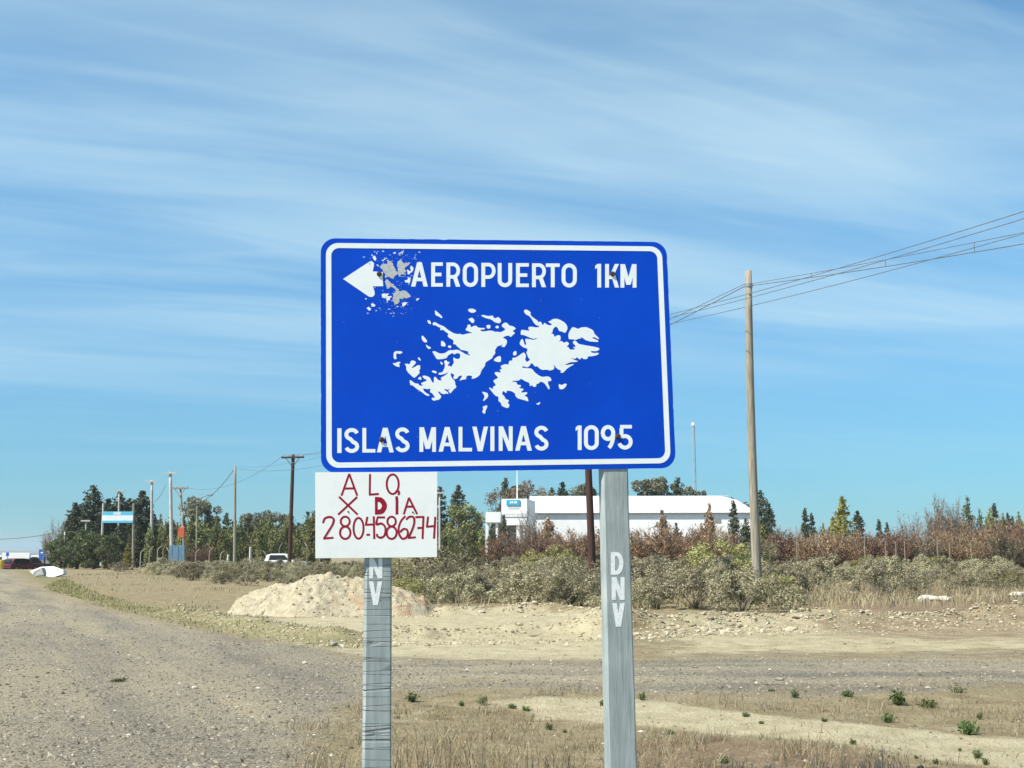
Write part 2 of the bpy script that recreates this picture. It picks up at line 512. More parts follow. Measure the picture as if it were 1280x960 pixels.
def ground_z(x, y):
    x = np.asarray(x, float); y = np.asarray(y, float)
    r = np.hypot(x, y)
    near = np.clip(1 - (r - 60) / 60, 0, 1)
    z = (fbm(x * .3 + 7, y * .3, 3, 5) - .5) * .12 * near
    z = z + (fbm(x * 1.7, y * 1.7, 3, 9) - .5) * .05 * near
    dip = np.clip((y - 104) / 70, 0, 1); dip = dip * dip * (3 - 2 * dip)
    sd2 = np.clip((-.375 - x / np.maximum(y, 1)) / .02, 0, 1)
    z = z - 1.15 * dip * sd2 * np.clip((900 - y) / 300, 0, 1)
    for line, hw, hh in ((R_RIGHT, .55, .26), (R_LEFT, .40, .16), (R_FAR, .45, .2)):
        d = polyline_d(x, y, line)
        z = z + hh * np.exp(-(d / hw) ** 2) * (.35 + 1.1 * fbm(x * 1.1, y * 1.1, 3, 21)) * (.6 + .8 * fbm(x * 4, y * 4, 2, 33))
    return z
def gz(x, y): return float(ground_z(np.array([x]), np.array([y]))[0])

rad = list(np.geomspace(.4, 5, 26)[:-1]) + list(np.geomspace(5, 45, 190)[:-1]) + list(np.geomspace(45, 160, 50)[:-1]) + list(np.geomspace(160, 9000, 40))
ang = list(np.arange(-36, 36.01, .22)) + list(np.arange(40, 320, 4.0))
rad = np.array(rad); ang = np.radians(ang)
RR, AA = np.meshgrid(rad, ang, indexing='ij')
GX, GY = RR * np.sin(AA), RR * np.cos(AA)
GZ = ground_z(GX, GY)
GZ = np.where(RR > 400, GZ - 0.0, GZ)
nr, na = GX.shape
V = np.stack([GX.ravel(), GY.ravel(), GZ.ravel()], 1)
idx = np.arange(nr * na).reshape(nr, na)
a0 = idx[:-1, :]; a1 = idx[1:, :]
Fq = np.stack([a0, np.roll(a0, -1, 1), np.roll(a1, -1, 1), a1], -1).reshape(-1, 4)[:, ::-1]
Fq = np.concatenate([Fq, [[idx[0, (k * na) // 4] for k in (3, 2, 1, 0)]]])   # plug in the middle, under the camera
me = fast_mesh('ground', V, Fq, True)
def zone(poly, soft):
    d = sdf(GX.ravel(), GY.ravel(), poly)
    s = soft * np.clip(np.hypot(GX, GY).ravel() / 10, .6, 6)
    return np.clip(.5 - d / (2 * s), 0, 1)
zg = np.maximum(zone(Z_SHOULDER, .55), zone(Z_TRACK, 1.5))
zs = np.maximum.reduce([zone(Z_SAND1, .35), zone(Z_SAND2, .45), .60 * zone(Z_SAND3, .8)])
zgr = zone(Z_GREEN, .16)
zb = np.maximum.reduce([zone(Z_BROWN1, .4), zone(Z_BROWN2, .35), .62 * zone(G((930, 776), (1280, 766), (2000, 764), (2000, 806), (1280, 802), (1000, 800)), .7)])
ca = me.color_attributes.new('zone', 'FLOAT_COLOR', 'POINT')
ca.data.foreach_set('color', np.stack([zg, zs, zgr, zb], 1).astype(np.float32).ravel())

m, t, b = new_mat('ground')
geo = N(t, 'ShaderNodeNewGeometry')
pos = geo.outputs['Position']
at_ = N(t, 'ShaderNodeAttribute', attribute_name='zone')
sp_ = N(t, 'ShaderNodeSeparateColor')
L(t, at_.outputs['Color'], sp_.inputs[0])
def gnoise(scale, detail=5, rough=.6, vec=None):
    n = N(t, 'ShaderNodeTexNoise')
    n.inputs['Scale'].default_value = scale
    n.inputs['Detail'].default_value = detail
    n.inputs['Roughness'].default_value = rough
    L(t, vec or pos, n.inputs['Vector'])
    return n.outputs[0]
def gvor(scale, out='Color'):
    n = N(t, 'ShaderNodeTexVoronoi')
    n.inputs['Scale'].default_value = scale
    L(t, pos, n.inputs['Vector'])
    return n.outputs[out]
def cr(src, *stops):
    r_ = ramp(t, list(stops))
    L(t, src, r_.inputs[0])
    return r_.outputs[0]
big = gnoise(.55, 5)
mid = gnoise(3.0, 6, .65)
fine = gnoise(26, 6, .7)
huge = gnoise(.09, 4)
edge = gnoise(1.6, 7, .68)
def thr(w_, lo=.42, hi=.58, amt=.75):
    v_ = math_n(t, 'ADD', w_, math_n(t, 'MULTIPLY', math_n(t, 'SUBTRACT', edge, .5), amt))
    n = N(t, 'ShaderNodeMapRange', interpolation_type='SMOOTHSTEP')
    n.inputs['From Min'].default_value = lo
    n.inputs['From Max'].default_value = hi
    L(t, v_, n.inputs['Value'])
    return n.outputs[0]
# dry litter and soil
soil = cr(mid, (.28, (0.15, 0.118, 0.064)), (.5, (0.245, 0.20, 0.115)), (.72, (0.36, 0.305, 0.19)))
soil = mixc(t, cr(big, (.35, (0, 0, 0)), (.65, (.55, .55, .55))), soil, (0.26, 0.212, 0.122))
soil = mixc(t, 1.0, soil, cr(fine, (.25, (.62, .60, .58)), (.5, (1, 1, 1)), (.75, (1.25, 1.24, 1.2))), 'MULTIPLY')
# gravel
vc = gvor(48)
gsep = N(t, 'ShaderNodeSeparateColor')
L(t, vc, gsep.inputs[0])
grav = cr(gsep.outputs[0], (0, (0.115, 0.103, 0.083)), (.45, (0.205, 0.185, 0.148)), (.85, (0.31, 0.28, 0.222)), (1, (0.43, 0.39, 0.31)))
grav = mixc(t, .45, grav, cr(fine, (.3, (0.12, 0.105, 0.08)), (.7, (0.31, 0.275, 0.205))))
grav = mixc(t, 1.0, grav, cr(big, (.3, (.86, .86, .88)), (.7, (1.16, 1.14, 1.08))), 'MULTIPLY')
# wheel tracks: long faint streaks of finer tan silt and darker chippings
mpw = N(t, 'ShaderNodeMapping'); mpw.inputs['Scale'].default_value = (.10, 1.0, 1); mpw.inputs['Rotation'].default_value = (0, 0, R(4)); L(t, pos, mpw.inputs[0])
streak = gnoise(1.5, 5, .6, mpw.outputs[0])
mps = N(t, 'ShaderNodeMapping', vector_type='TEXTURE'); mps.inputs['Scale'].default_value = (11, 1, 1); mps.inputs['Rotation'].default_value = (0, 0, R(115)); L(t, pos, mps.inputs[0])
streak2 = gnoise(1.1, 5, .6, mps.outputs[0])
px3 = N(t, 'ShaderNodeSeparateXYZ'); L(t, pos, px3.inputs[0])
side = N(t, 'ShaderNodeMapRange', interpolation_type='SMOOTHSTEP'); side.inputs['From Min'].default_value = -2.6; side.inputs['From Max'].default_value = -.6; L(t, px3.outputs[0], side.inputs['Value'])
streak = math_n(t, 'ADD', math_n(t, 'MULTIPLY', streak, side.outputs[0]), math_n(t, 'MULTIPLY', streak2, math_n(t, 'SUBTRACT', 1.0, side.outputs[0])))
grav = mixc(t, cr(streak, (.44, (0, 0, 0)), (.64, (.8, .8, .8))), grav, cr(fine, (.3, (0.26, 0.22, 0.145)), (.7, (0.40, 0.345, 0.235))))
grav = mixc(t, 1.0, grav, cr(streak, (.32, (.78, .78, .80)), (.46, (1, 1, 1))), 'MULTIPLY')
# pale silt
sand = cr(mid, (.25, (0.30, 0.255, 0.155)), (.5, (0.42, 0.365, 0.235)), (.75, (0.51, 0.455, 0.31)))
sand = mixc(t, 1.0, sand, cr(fine, (.25, (.78, .77, .75)), (.6, (1.05, 1.05, 1.05))), 'MULTIPLY')
green = cr(mid, (.3, (0.11, 0.11, 0.045)), (.5, (0.19, 0.175, 0.08)), (.7, (0.31, 0.265, 0.15)))
brown = cr(mid, (.3, (0.145, 0.10, 0.06)), (.55, (0.23, 0.168, 0.105)), (.75, (0.34, 0.265, 0.175)))
brown = mixc(t, 1.0, brown, cr(fine, (.25, (.7, .7, .7)), (.6, (1.1, 1.1, 1.1))), 'MULTIPLY')
col = mixc(t, thr(sp_.outputs[1], .36, .66, .95), soil, sand)
col = mixc(t, math_n(t, 'MULTIPLY', thr(at_.outputs['Alpha'], .38, .75, 1.0), .9), col, brown)
col = mixc(t, thr(sp_.outputs[0], .30, .72, 1.15), col, grav)
col = mixc(t, math_n(t, 'MULTIPLY', thr(sp_.outputs[2], .4, .7), .7), col, green)
L(t, col, b.inputs['Base Color'])
b.inputs['Roughness'].default_value = .95
b.inputs['Specular IOR Level'].default_value = .15
bp = N(t, 'ShaderNodeBump')
bp.inputs['Distance'].default_value = .03
hh = math_n(t, 'ADD', math_n(t, 'MULTIPLY', fine, .9), math_n(t, 'MULTIPLY', gvor(48, 'Distance'), -.35))
L(t, math_n(t, 'ADD', hh, math_n(t, 'MULTIPLY', mid, 1.2)), bp.inputs['Height'])
L(t, bp.outputs[0], b.inputs['Normal'])
ground = link('ground', me, m)
ground['kind'] = 'structure'

# distant mesa on the skyline
rng = np.random.default_rng(3)
hx = np.linspace(-3200, 3800, 160)
prof = 9 + 14 * fbm(hx / 700 + 3, hx * 0, 3, 8)
rows = []
for dy, f_ in ((0, 0), (120, .55), (260, .9), (420, 1.0), (1500, 1.0)):
    rows.append(np.stack([hx, 2600 + dy + 60 * fbm(hx / 200, hx * 0 + dy, 3, 4), prof * f_ - 1.0 * (f_ == 0)], 1))
Vh = np.concatenate(rows)
k = len(hx)
Fh = np.array([(r_ * k + i, r_ * k + i + 1, (r_ + 1) * k + i + 1, (r_ + 1) * k + i) for r_ in range(4) for i in range(k - 1)])
hills = link('hills', fast_mesh('hills', Vh, Fh, True), noise_mat('hill_scrub', (0.13, 0.12, 0.09), (0.24, 0.215, 0.16), .02, .95))
hills['kind'] = 'structure'

# ================================================================== THE ROAD SIGN
PC = np.array([-0.0645, 6.0406, 2.2678])
PM = np.array((Matrix.Rotation(0.1297, 3, 'Z') @ Matrix.Rotation(-0.0232, 3, 'Y')))
PX_, PN_, PU_ = PM[:, 0], -PM[:, 1], PM[:, 2]
PW, PH = 1.8, 1.1918
def pl(u, v):
    """photo pixel -> (s, t) metres on the sign's face"""
    d = ray(u, v)
    k_ = np.dot(PC - EYE, PN_) / np.dot(d, PN_)
    q = EYE + d * k_ - PC
    return np.array([np.dot(q, PX_), np.dot(q, PU_)])
def face(s, t_, off=0.0): return PC + PX_ * s + PU_ * t_ + PN_ * off
SIGN_BASE = np.array([-0.06, 6.06, 0.0])
sign = thing('road_sign', 'blue airport and islands direction sign with white map on two grey timber posts', 'road sign', SIGN_BASE)
def flat_part(name, polys, m_, parent, off, th=0.0008, base=SIGN_BASE):
    """polys: list of (s,t) outlines, each raised to its own hair-thin layer, joined into one part"""
    mb = MB()
    for i, poly in enumerate(polys):
        poly = [tuple(p) for p in poly]
        n = len(poly)
        ar = sum(poly[j][0] * poly[(j + 1) % n][1] - poly[(j + 1) % n][0] * poly[j][1] for j in range(n))
        if ar < 0: poly = poly[::-1]
        o_ = off + th + (i % 7) * .00012
        top = [face(p[0], p[1], o_) - base for p in poly]
        bot = [face(p[0], p[1], off - .0006) - base for p in poly]
        tri = tessellate_polygon([[Vector((p[0], p[1], 0)) for p in poly]])
        mb.add(top, [])
        k0 = len(mb.V) - n
        for a_, b_, c_ in tri:
            pa, pb, pc = poly[a_], poly[b_], poly[c_]
            cr_ = (pb[0] - pa[0]) * (pc[1] - pa[1]) - (pb[1] - pa[1]) * (pc[0] - pa[0])
            if abs(cr_) < 1e-14: continue
            mb.F.append((k0 + a_, k0 + b_, k0 + c_) if cr_ > 0 else (k0 + a_, k0 + c_, k0 + b_))
        mb.V += [tuple(map(float, p)) for p in bot]
        for j in range(n):
            j2 = (j + 1) % n
            mb.F.append((k0 + j2, k0 + j, k0 + n + j, k0 + n + j2))
    return mb.build(name, m_, parent)
def rrect(w_, h_, r_, n=9):
    P = []
    for cx, cy, a_ in ((w_ / 2 - r_, h_ / 2 - r_, 0), (-w_ / 2 + r_, h_ / 2 - r_, 90), (-w_ / 2 + r_, -h_ / 2 + r_, 180), (w_ / 2 - r_, -h_ / 2 + r_, 270)):
        for k_ in range(n):
            q = R(a_ + 90 * k_ / (n - 1))
            P.append((cx + r_ * math.cos(q), cy + r_ * math.sin(q)))
    return P
# panel: sheet metal with a rounded outline, a little nicked along its lower edge
rnd = random.Random(4)
out = rrect(PW, PH, .075)
dense = []
for i in range(len(out)):
    p, q = np.array(out[i]), np.array(out[(i + 1) % len(out)])
    d_ = np.linalg.norm(q - p)
    if d_ > .2:
        for k_ in range(60):
            x = p + (q - p) * k_ / 60
            nick = -.0025 if rnd.random() < .02 else 0
            nrm = np.array([(q - p)[1], -(q - p)[0]]) / d_
            dense.append(tuple(x + nrm * (nick + rnd.uniform(-.0006, .0006))))
    else: dense.append(tuple(p))
panel = flat_part('panel', [dense], M['sign_blue'], sign, -.0022, .0022)
def ring(name, w1, h1, r1, w2, h2, r2, off, m_, parent):
    A_, B_ = rrect(w1, h1, r1), rrect(w2, h2, r2)
    n = len(A_)
    V_ = [face(p[0], p[1], off) - SIGN_BASE for p in A_] + [face(p[0], p[1], off) - SIGN_BASE for p in B_]
    V_ += [face(p[0], p[1], 0) - SIGN_BASE for p in A_] + [face(p[0], p[1], 0) - SIGN_BASE for p in B_]
    Fr = []
    for i in range(n):
        j = (i + 1) % n
        Fr += [(i, j, n + j, n + i), (2 * n + i, 2 * n + j, j, i), (n + i, n + j, 3 * n + j, 3 * n + i)]
    return MB().add(V_, Fr).build(name, m_, parent)
ring('border', PW - .052, PH - .050, .062, PW - .106, PH - .102, .040, .0012, M['sign_white'], panel)

# lettering -------------------------------------------------------
def stroke(pts, wd, closed=False):
    """polyline -> outline polygon(s) of width wd (flat pixel space)"""
    P = [np.array(p, float) for p in pts]
    n = len(P)
    Lf, Rt = [], []
    for i in range(n):
        if closed: a_, c_ = P[i - 1], P[(i + 1) % n]
        else: a_, c_ = P[max(i - 1, 0)], P[min(i + 1, n - 1)]
        d1 = P[i] - a_; d2 = c_ - P[i]
        if np.linalg.norm(d1) < 1e-9: d1 = d2
        if np.linalg.norm(d2) < 1e-9: d2 = d1
        d1 = d1 / np.linalg.norm(d1); d2 = d2 / np.linalg.norm(d2)
        n1 = np.array([-d1[1], d1[0]]); n2 = np.array([-d2[1], d2[0]])
        mt = n1 + n2
        mt = mt / max(np.linalg.norm(mt), 1e-6)
        k_ = min(1 / max(np.dot(mt, n1), .3), 1.6)
        Lf.append(P[i] + mt * wd / 2 * k_); Rt.append(P[i] - mt * wd / 2 * k_)
    if closed:
        h_ = n // 2
        return [Lf[:h_ + 1] + Rt[:h_ + 1][::-1], Lf[h_:] + [Lf[0]] + [Rt[0]] + Rt[h_:][::-1]]
    return [Lf + Rt[::-1]]
def arc(cx, cy, rx, ry, a0, a1, n=12):
    return [(cx + rx * math.cos(R(a0 + (a1 - a0) * i / n)), cy + ry * math.sin(R(a0 + (a1 - a0) * i / n))) for i in range(n + 1)]
def glyph(ch, u0, u1, vt, vb, T=5.1, H=4.7):
    """outlines in photo pixels of one sign letter filling the box u0..u1, vt..vb"""
    w_, h_ = u1 - u0, vb - vt
    X = lambda x: u0 + x
    Yy = lambda y: vb - y            # y up from the baseline
    bx = lambda x0, x1, y0, y1: [(X(x0), Yy(y0)), (X(x1), Yy(y0)), (X(x1), Yy(y1)), (X(x0), Yy(y1))]
    def dg(xb, xt, tw, y0=0, y1=None):
        y1 = h_ if y1 is None else y1
        return [(X(xb), Yy(y0)), (X(xb + tw), Yy(y0)), (X(xt + tw), Yy(y1)), (X(xt), Yy(y1))]
    def ln(pts, wd=T, closed=False): return stroke([(X(p[0]), Yy(p[1])) for p in pts], wd, closed)
    t2 = T / 2
    tw = T * 1.12
    if ch == 'A': return [dg(0, w_ / 2 - tw * .55, tw), dg(w_ - tw, w_ / 2 - tw * .45, tw), bx(w_ * .22, w_ * .78, h_ * .22, h_ * .22 + H)]
    if ch == 'E': return [bx(0, T, 0, h_), bx(T - .3, w_, 0, H), bx(T - .3, w_, h_ - H, h_), bx(T - .3, w_ * .88, h_ * .5 - H / 2, h_ * .5 + H / 2)]
    if ch == 'L': return [bx(0, T, 0, h_), bx(T - .3, w_, 0, H)]
    if ch == 'I': return [bx(0, w_, 0, h_)]
    if ch == 'T': return [bx(0, w_, h_ - H, h_), bx(w_ / 2 - t2, w_ / 2 + t2, 0, h_ - H + .3)]
    if ch in 'PR':
        r_ = h_ * .27
        bowl = [(T - .3, h_ - H / 2)] + arc(w_ - t2 - r_ * .8, h_ - H / 2 - (h_ * .26), r_ * .8, h_ * .26, 90, -90, 10) + [(T - .3, h_ * .48 - H / 2)]
        res = [bx(0, T, 0, h_)] + ln(bowl, H)
        if ch == 'R': res.append(dg(w_ - tw, w_ * .42, tw, 0, h_ * .46))
        return res
    if ch == 'U':
        return ln([(t2, h_), (t2, h_ * .28)] + arc(w_ / 2, h_ * .28, w_ / 2 - t2, h_ * .28 - H / 2, 180, 360, 12)[1:] + [(w_ - t2, h_)])
    if ch in 'O0':
        ry = w_ / 2 * (1.0 if ch == 'O' else .95)
        ry = min(ry, h_ * .42)
        pts = arc(w_ / 2, h_ - ry, w_ / 2 - t2, ry - H / 2, 0, 180, 12) + arc(w_ / 2, ry, w_ / 2 - t2, ry - H / 2, 180, 360, 12)
        return ln(pts, T, True)
    if ch == '1': return [bx(w_ - T, w_, 0, h_), [(X(0), Yy(h_ * .78)), (X(w_ - T + .3), Yy(h_ * .84)), (X(w_ - T + .3), Yy(h_)), (X(0), Yy(h_ * .92))]]
    if ch == 'K': return [bx(0, T, 0, h_), dg(T - 1.2, w_ - tw, tw * .95, h_ * .36, h_), dg(w_ - tw, w_ * .40, tw * .95, 0, h_ * .60)]
    if ch == 'M': return [bx(0, T, 0, h_), bx(w_ - T, w_, 0, h_), dg(w_ / 2 - tw / 2, .2, tw, h_ * .12), dg(w_ / 2 - tw / 2, w_ - tw - .2, tw, h_ * .12)]
    if ch == 'N': return [bx(0, T, 0, h_), bx(w_ - T, w_, 0, h_), dg(w_ - tw, 0, tw)]
    if ch == 'V': return [dg(w_ / 2 - tw * .55, 0, tw), dg(w_ / 2 - tw * .45, w_ - tw, tw)]
    if ch == 'D':
        return [bx(0, T, 0, h_)] + ln([(T - .3, h_ - H / 2)] + arc(w_ * .45, h_ / 2, w_ * .55 - t2, h_ / 2 - H / 2, 80, -80, 14) + [(T - .3, H / 2)], T)
    if ch == 'S':
        ru = h_ * .25
        pts = arc(w_ / 2, h_ - ru - .2, w_ / 2 - t2, ru - H / 2 + .2, 15, 255, 13) + arc(w_ / 2, ru + .2, w_ / 2 - t2, ru - H / 2 + .2, 75, -165, 13)
        return ln(pts, T)
    if ch == '9':
        return ln(arc(w_ / 2, h_ * .68, w_ / 2 - t2, h_ * .32 - H / 2, 0, 360, 18)[:-1], T, True) + ln(arc(w_ * .30, h_ * .62, w_ * .70 - t2, h_ * .62, 0, -62, 8), T)
    if ch == '5':
        return [bx(w_ * .12, w_ - 1, h_ - H, h_), bx(w_ * .08, w_ * .08 + T, h_ * .46, h_ - H + .3)] + ln(arc(w_ * .46, h_ * .31, w_ * .54 - t2, h_ * .31 - H / 2, 118, -165, 16), T)
    return []
def put_letters(row, parent, m_, off, T, H, name='letter'):
    for ch, u0, u1, vt, vb in row:
        polys = [[pl(p[0], p[1]) for p in poly] for poly in glyph(ch, u0, u1, vt, vb, T, H)]
        flat_part(name, polys, m_, parent, off)
def lrow(items, x0, t0, b0, x1, t1, b1):
    res = []
    for ch, a_, c_ in items:
        k_ = ((a_ + c_) / 2 - x0) / (x1 - x0)
        res.append((ch, a_, c_, t0 + (t1 - t0) * k_, b0 + (b1 - b0) * k_))
    return res
put_letters(lrow([('A', 513.8, 534.8), ('E', 539, 553.5), ('R', 558, 575.3), ('O', 578.5, 597.5), ('P', 601.7, 619.7), ('U', 622.2, 640.2), ('E', 645, 661), ('R', 665, 682.6), ('T', 682.3, 699.6), ('O', 702, 721), ('1', 744, 751.4), ('K', 756.4, 774), ('M', 775.6, 795.6)],
                 524, 327.8, 358.2, 786, 330.2, 359.6), panel, M['sign_white'], 0, 4.8, 4.4)
put_letters(lrow([('I', 421.6, 426.9), ('S', 430.5, 448.9), ('L', 453, 469.2), ('A', 471, 492.2), ('S', 494, 512), ('M', 524.3, 545), ('A', 548.2, 569.8), ('L', 573.2, 590), ('V', 590.4, 610), ('I', 613, 618), ('N', 623.4, 640.8), ('A', 644, 664.8), ('S', 668, 685.6), ('1', 719.6, 727), ('0', 730, 748.4), ('9', 751, 769), ('5', 773, 790.8)],
                 424, 535.4, 566.2, 782, 531.2, 561.8), panel, M['sign_white'], 0, 4.8, 4.4)
# traced outlines: patches of the photograph enlarged, (offset, scale)
TR = {'A': (480, 380, 1234 / 90), 'B': (560, 380, 1234 / 90), 'C': (480, 440, 1234 / 90), 'D': (560, 440, 1234 / 90), 'E': (640, 380, 1280 / 120), 'F': (595, 430, 1280 / 120), 'G': (420, 310, 1242 / 110), 'H': (390, 585, 8.0)}
def tr(key, pts):
    ox, oy, s_ = TR[key]
    return [(ox + x / s_, oy + y / s_) for x, y in pts]
def P_(s): 
    v_ = list(map(float, s.replace(',', ' ').split()))
    return list(zip(v_[::2], v_[1::2]))
WEST = tr('A', P_('828,335 868,305 940,350 1030,385 1090,440 1190,500')) + tr('B', P_('100,500 160,518 205,510 245,530 330,508 380,500 425,505 390,485 292,445 330,395 335,360 370,350 390,375 393,405 440,375 490,372 500,395 545,410 640,412 625,435 555,440 560,465 640,470 700,455 775,460 800,478 850,475 895,485 945,465 985,440 965,415 920,385 930,345 980,315 1020,330 1050,370 1110,380 1165,418 1140,440 1105,465 1155,500 1110,530 1075,570 1045,540 985,550 935,580 990,600 1015,640 1000,690 970,740 925,735 915,715 945,685 890,715 850,720 800,800 815,830 795,870 760,905 770,920 720,955')) \
    + tr('D', P_('640,180 635,240 575,310 548,395 480,445 400,465 420,405 315,405 315,465 250,475 190,495 240,420 240,405 185,410 165,450 110,470 85,440 110,405 90,375 40,360 60,440 120,500 125,560 150,600 90,650 40,715 15,680')) \
    + tr('C', P_('1100,665 1145,628 1085,650 1060,635 1020,640 1085,680 1105,705 1095,725 1070,705 1040,725 990,715 935,670 925,690 985,760 965,800 925,825 905,820 860,840 820,815 820,780 870,790 870,770 825,705 785,690 800,640 780,625 750,640 690,625 665,630 700,690 785,735 770,755 720,745 640,680 570,640 480,565 455,575 440,510 440,480 470,490 530,540 585,540 610,580 670,575 665,565 630,545 650,525 740,490 720,470 690,460 655,420 680,400 740,415 790,440 805,480 835,530 855,525 855,430 885,425 930,485 995,490 965,445 1050,400 1095,360 1090,350 1050,375 950,395 930,375 945,355 1000,350 1040,270 1045,210 1025,160 1070,135 1090,175 1125,165 1120,190 1085,235 1130,240 1160,255 1175,215 1200,190 1185,110')) \
    + tr('D', P_('98,88 130,118 190,120 212,80 205,30 160,15 105,45 75,15 30,40')) \
    + tr('A', P_('1085,895 1080,925 1000,945 905,950 870,890 822,810 880,808 910,830 960,850 1040,845 1110,795 1160,788')) \
    + tr('B', P_('70,795 160,780 220,810 300,860 380,885 375,870 335,840 360,820 300,800 215,785 190,750 150,725 145,700 85,685 100,630 60,600')) \
    + tr('A', P_('1130,590 1085,550 1110,515 1060,480 1010,440 965,450 960,440 975,410 920,390 880,360 848,370'))
EAST = tr('E', P_('160,85 185,70 250,105 245,155 345,225 350,245 385,232 405,280 420,275 430,245 470,280 535,285 520,260 480,240 500,225 520,225 530,205 590,195 640,210 715,255 745,320 715,385 685,380 665,365 630,365 605,310 580,300 545,335 540,380 515,400 550,395 570,445 590,420 640,415 650,450 645,480 620,505 665,490 685,520 735,500 765,530 725,575 755,575 770,610 840,605 835,590 805,575 855,570 830,540 805,510 840,480 885,530 920,540 1150,580 1170,605 1130,630 1085,630 1045,625 1070,655 1165,650 1140,680 1080,695 1010,700 1005,735 950,735 930,710 905,745 860,705 850,735 775,715 830,745 885,765 840,775 780,775 700,810 730,815 845,795 740,855 680,920 640,915 660,890 600,865 550,800 570,865 505,890 470,875 390,880 330,825 310,840 260,780 235,825 205,848 140,825 135,850 180,855 265,860 300,910')) \
    + tr('F', P_('840,421 880,440 960,430 995,450 1010,490 950,500 985,590 970,610 940,560 905,515 855,500 835,530 805,530 805,565 770,575 740,545 720,570 710,515 660,500 600,460 570,490 485,490 490,505 540,505 550,545 595,545 600,570 565,585 645,600 600,640 610,650 680,640 685,660 640,695 680,700 705,770 650,750 550,725 520,680 525,665 480,630 410,620 405,660 360,620 345,670 375,690 395,735 445,750 420,785 450,810 430,860 345,830 330,780 300,765 300,700 260,695 170,585 180,580 235,605 220,575 270,550 225,490 260,470 300,450 245,395 260,370 340,385 310,345 350,330 320,295 390,265 435,280 440,225 490,220 480,185 540,180 630,110 655,125 668,170 652,205 680,245 725,205 700,190 685,150 670,115 690,78')) \
    + tr('E', P_('195,590 150,580 95,530 130,460 150,480 165,540 195,550 170,460 240,470 285,480 340,460 320,455 280,468 150,410 115,415 120,345 150,345 240,360 210,320 240,300 340,315 370,295 310,280 240,165 185,140 160,105'))
ISLETS = [('A', '870,110 890,115 1005,220 990,248 940,215 880,190'), ('A', '740,275 790,285 810,335 790,348 755,325'), ('A', '645,545 670,545 745,635 725,660 685,655 645,600'), ('A', '712,690 760,725 815,750 770,778 735,745'), ('A', '978,630 1010,635 1055,680 1055,730 975,725'), ('A', '1100,710 1150,712 1150,760 1095,745'), ('A', '165,810 300,808 320,832 275,860 215,840 205,890 220,945 165,945'),
          ('C', '150,185 180,195 250,165 290,180 255,205 275,260 215,250 160,215'), ('C', '575,110 600,85 635,145 615,150'), ('C', '350,205 400,200 440,215 455,160 495,140 550,170 540,200 455,285 545,250 555,235 620,220 620,300 595,315 620,350 540,435 510,445 385,325 380,240'), ('C', '575,455 630,415 645,475 610,475'), ('C', '820,320 870,320 915,350 880,368 825,345'), ('C', '965,165 985,170 1015,205 985,220 970,195'),
          ('B', '335,105 370,80 430,80 495,118 440,152 385,148'), ('B', '345,260 410,230 455,275 445,320 415,330 375,290'), ('B', '560,200 600,185 690,210 770,195 785,245 825,240 865,220 915,280 890,335 800,315 745,265 650,245'), ('B', '655,370 690,355 730,365 725,415 690,425 665,410'), ('B', '805,395 840,368 872,385 868,415 830,420'),
          ('D', '780,135 840,80 905,65 910,165 870,175 800,158'), ('D', '575,680 640,690 685,710 690,770 610,845 600,830 630,770 615,730'), ('F', '85,835 150,815 150,845 125,890 125,925 105,930 80,905 100,870'),
          ('E', '750,395 800,310 830,310 885,335 910,315 990,305 1085,350 1095,395 1165,460 1150,470 1095,440 1060,450 1155,490 1145,510 1000,495 915,435 920,465 885,460 860,480 800,470 755,470'), ('F', '490,120 520,90 540,100 540,150 500,155'), ('F', '1100,530 1140,550 1190,525 1215,540 1180,590 1150,605 1110,600'), ('F', '800,795 835,785 855,770 855,790 830,815')]
def chaikin(P, q=.22):
    res = []
    for i in range(len(P)):
        a_, b_ = np.array(P[i]), np.array(P[(i + 1) % len(P)])
        res += [tuple(a_ + (b_ - a_) * q), tuple(b_ + (a_ - b_) * q)]
    return res
def ragged(P, amp, step, rg):
    res = []
    for i in range(len(P)):
        a_, b_ = np.array(P[i]), np.array(P[(i + 1) % len(P)])
        d_ = b_ - a_; l_ = np.linalg.norm(d_); n_ = max(1, int(l_ / step))
        nn = np.array([-d_[1], d_[0]]) / max(l_, 1e-6)
        for k in range(n_):
            res.append(tuple(a_ + d_ * k / n_ + nn * (rg.uniform(-amp, amp) if k else 0)))
    return res
for poly in [WEST, EAST] + [tr(k_, P_(s_)) for k_, s_ in ISLETS]:
    flat_part('island_shape', [[pl(*p) for p in chaikin(poly)]], M['sign_white'], panel, 0)
flat_part('arrow', [[pl(*p) for p in tr('G', P_('100,437 470,195 500,185 535,210 535,250 518,330 660,340 665,540 520,540 545,620 545,660 520,688 485,692 455,680'))]], M['sign_white'], panel, 0)
for s_ in ('615,260 670,215 720,230 735,170 790,205 865,360 810,440 750,400 700,430 690,360 660,320', '870,190 910,155 950,215 1045,205 970,290 990,340 890,410 866,366', '810,650 850,600 990,610 1060,680 1000,710 900,715 890,765 825,810 800,720', '690,480 720,440 780,500 840,540 890,600 860,610 790,550 720,575'):
    flat_part('peeled_patch', [[pl(*p) for p in ragged(tr('G', P_(s_)), .9, 1.5, rnd)]], M['bare_metal'], panel, 0)
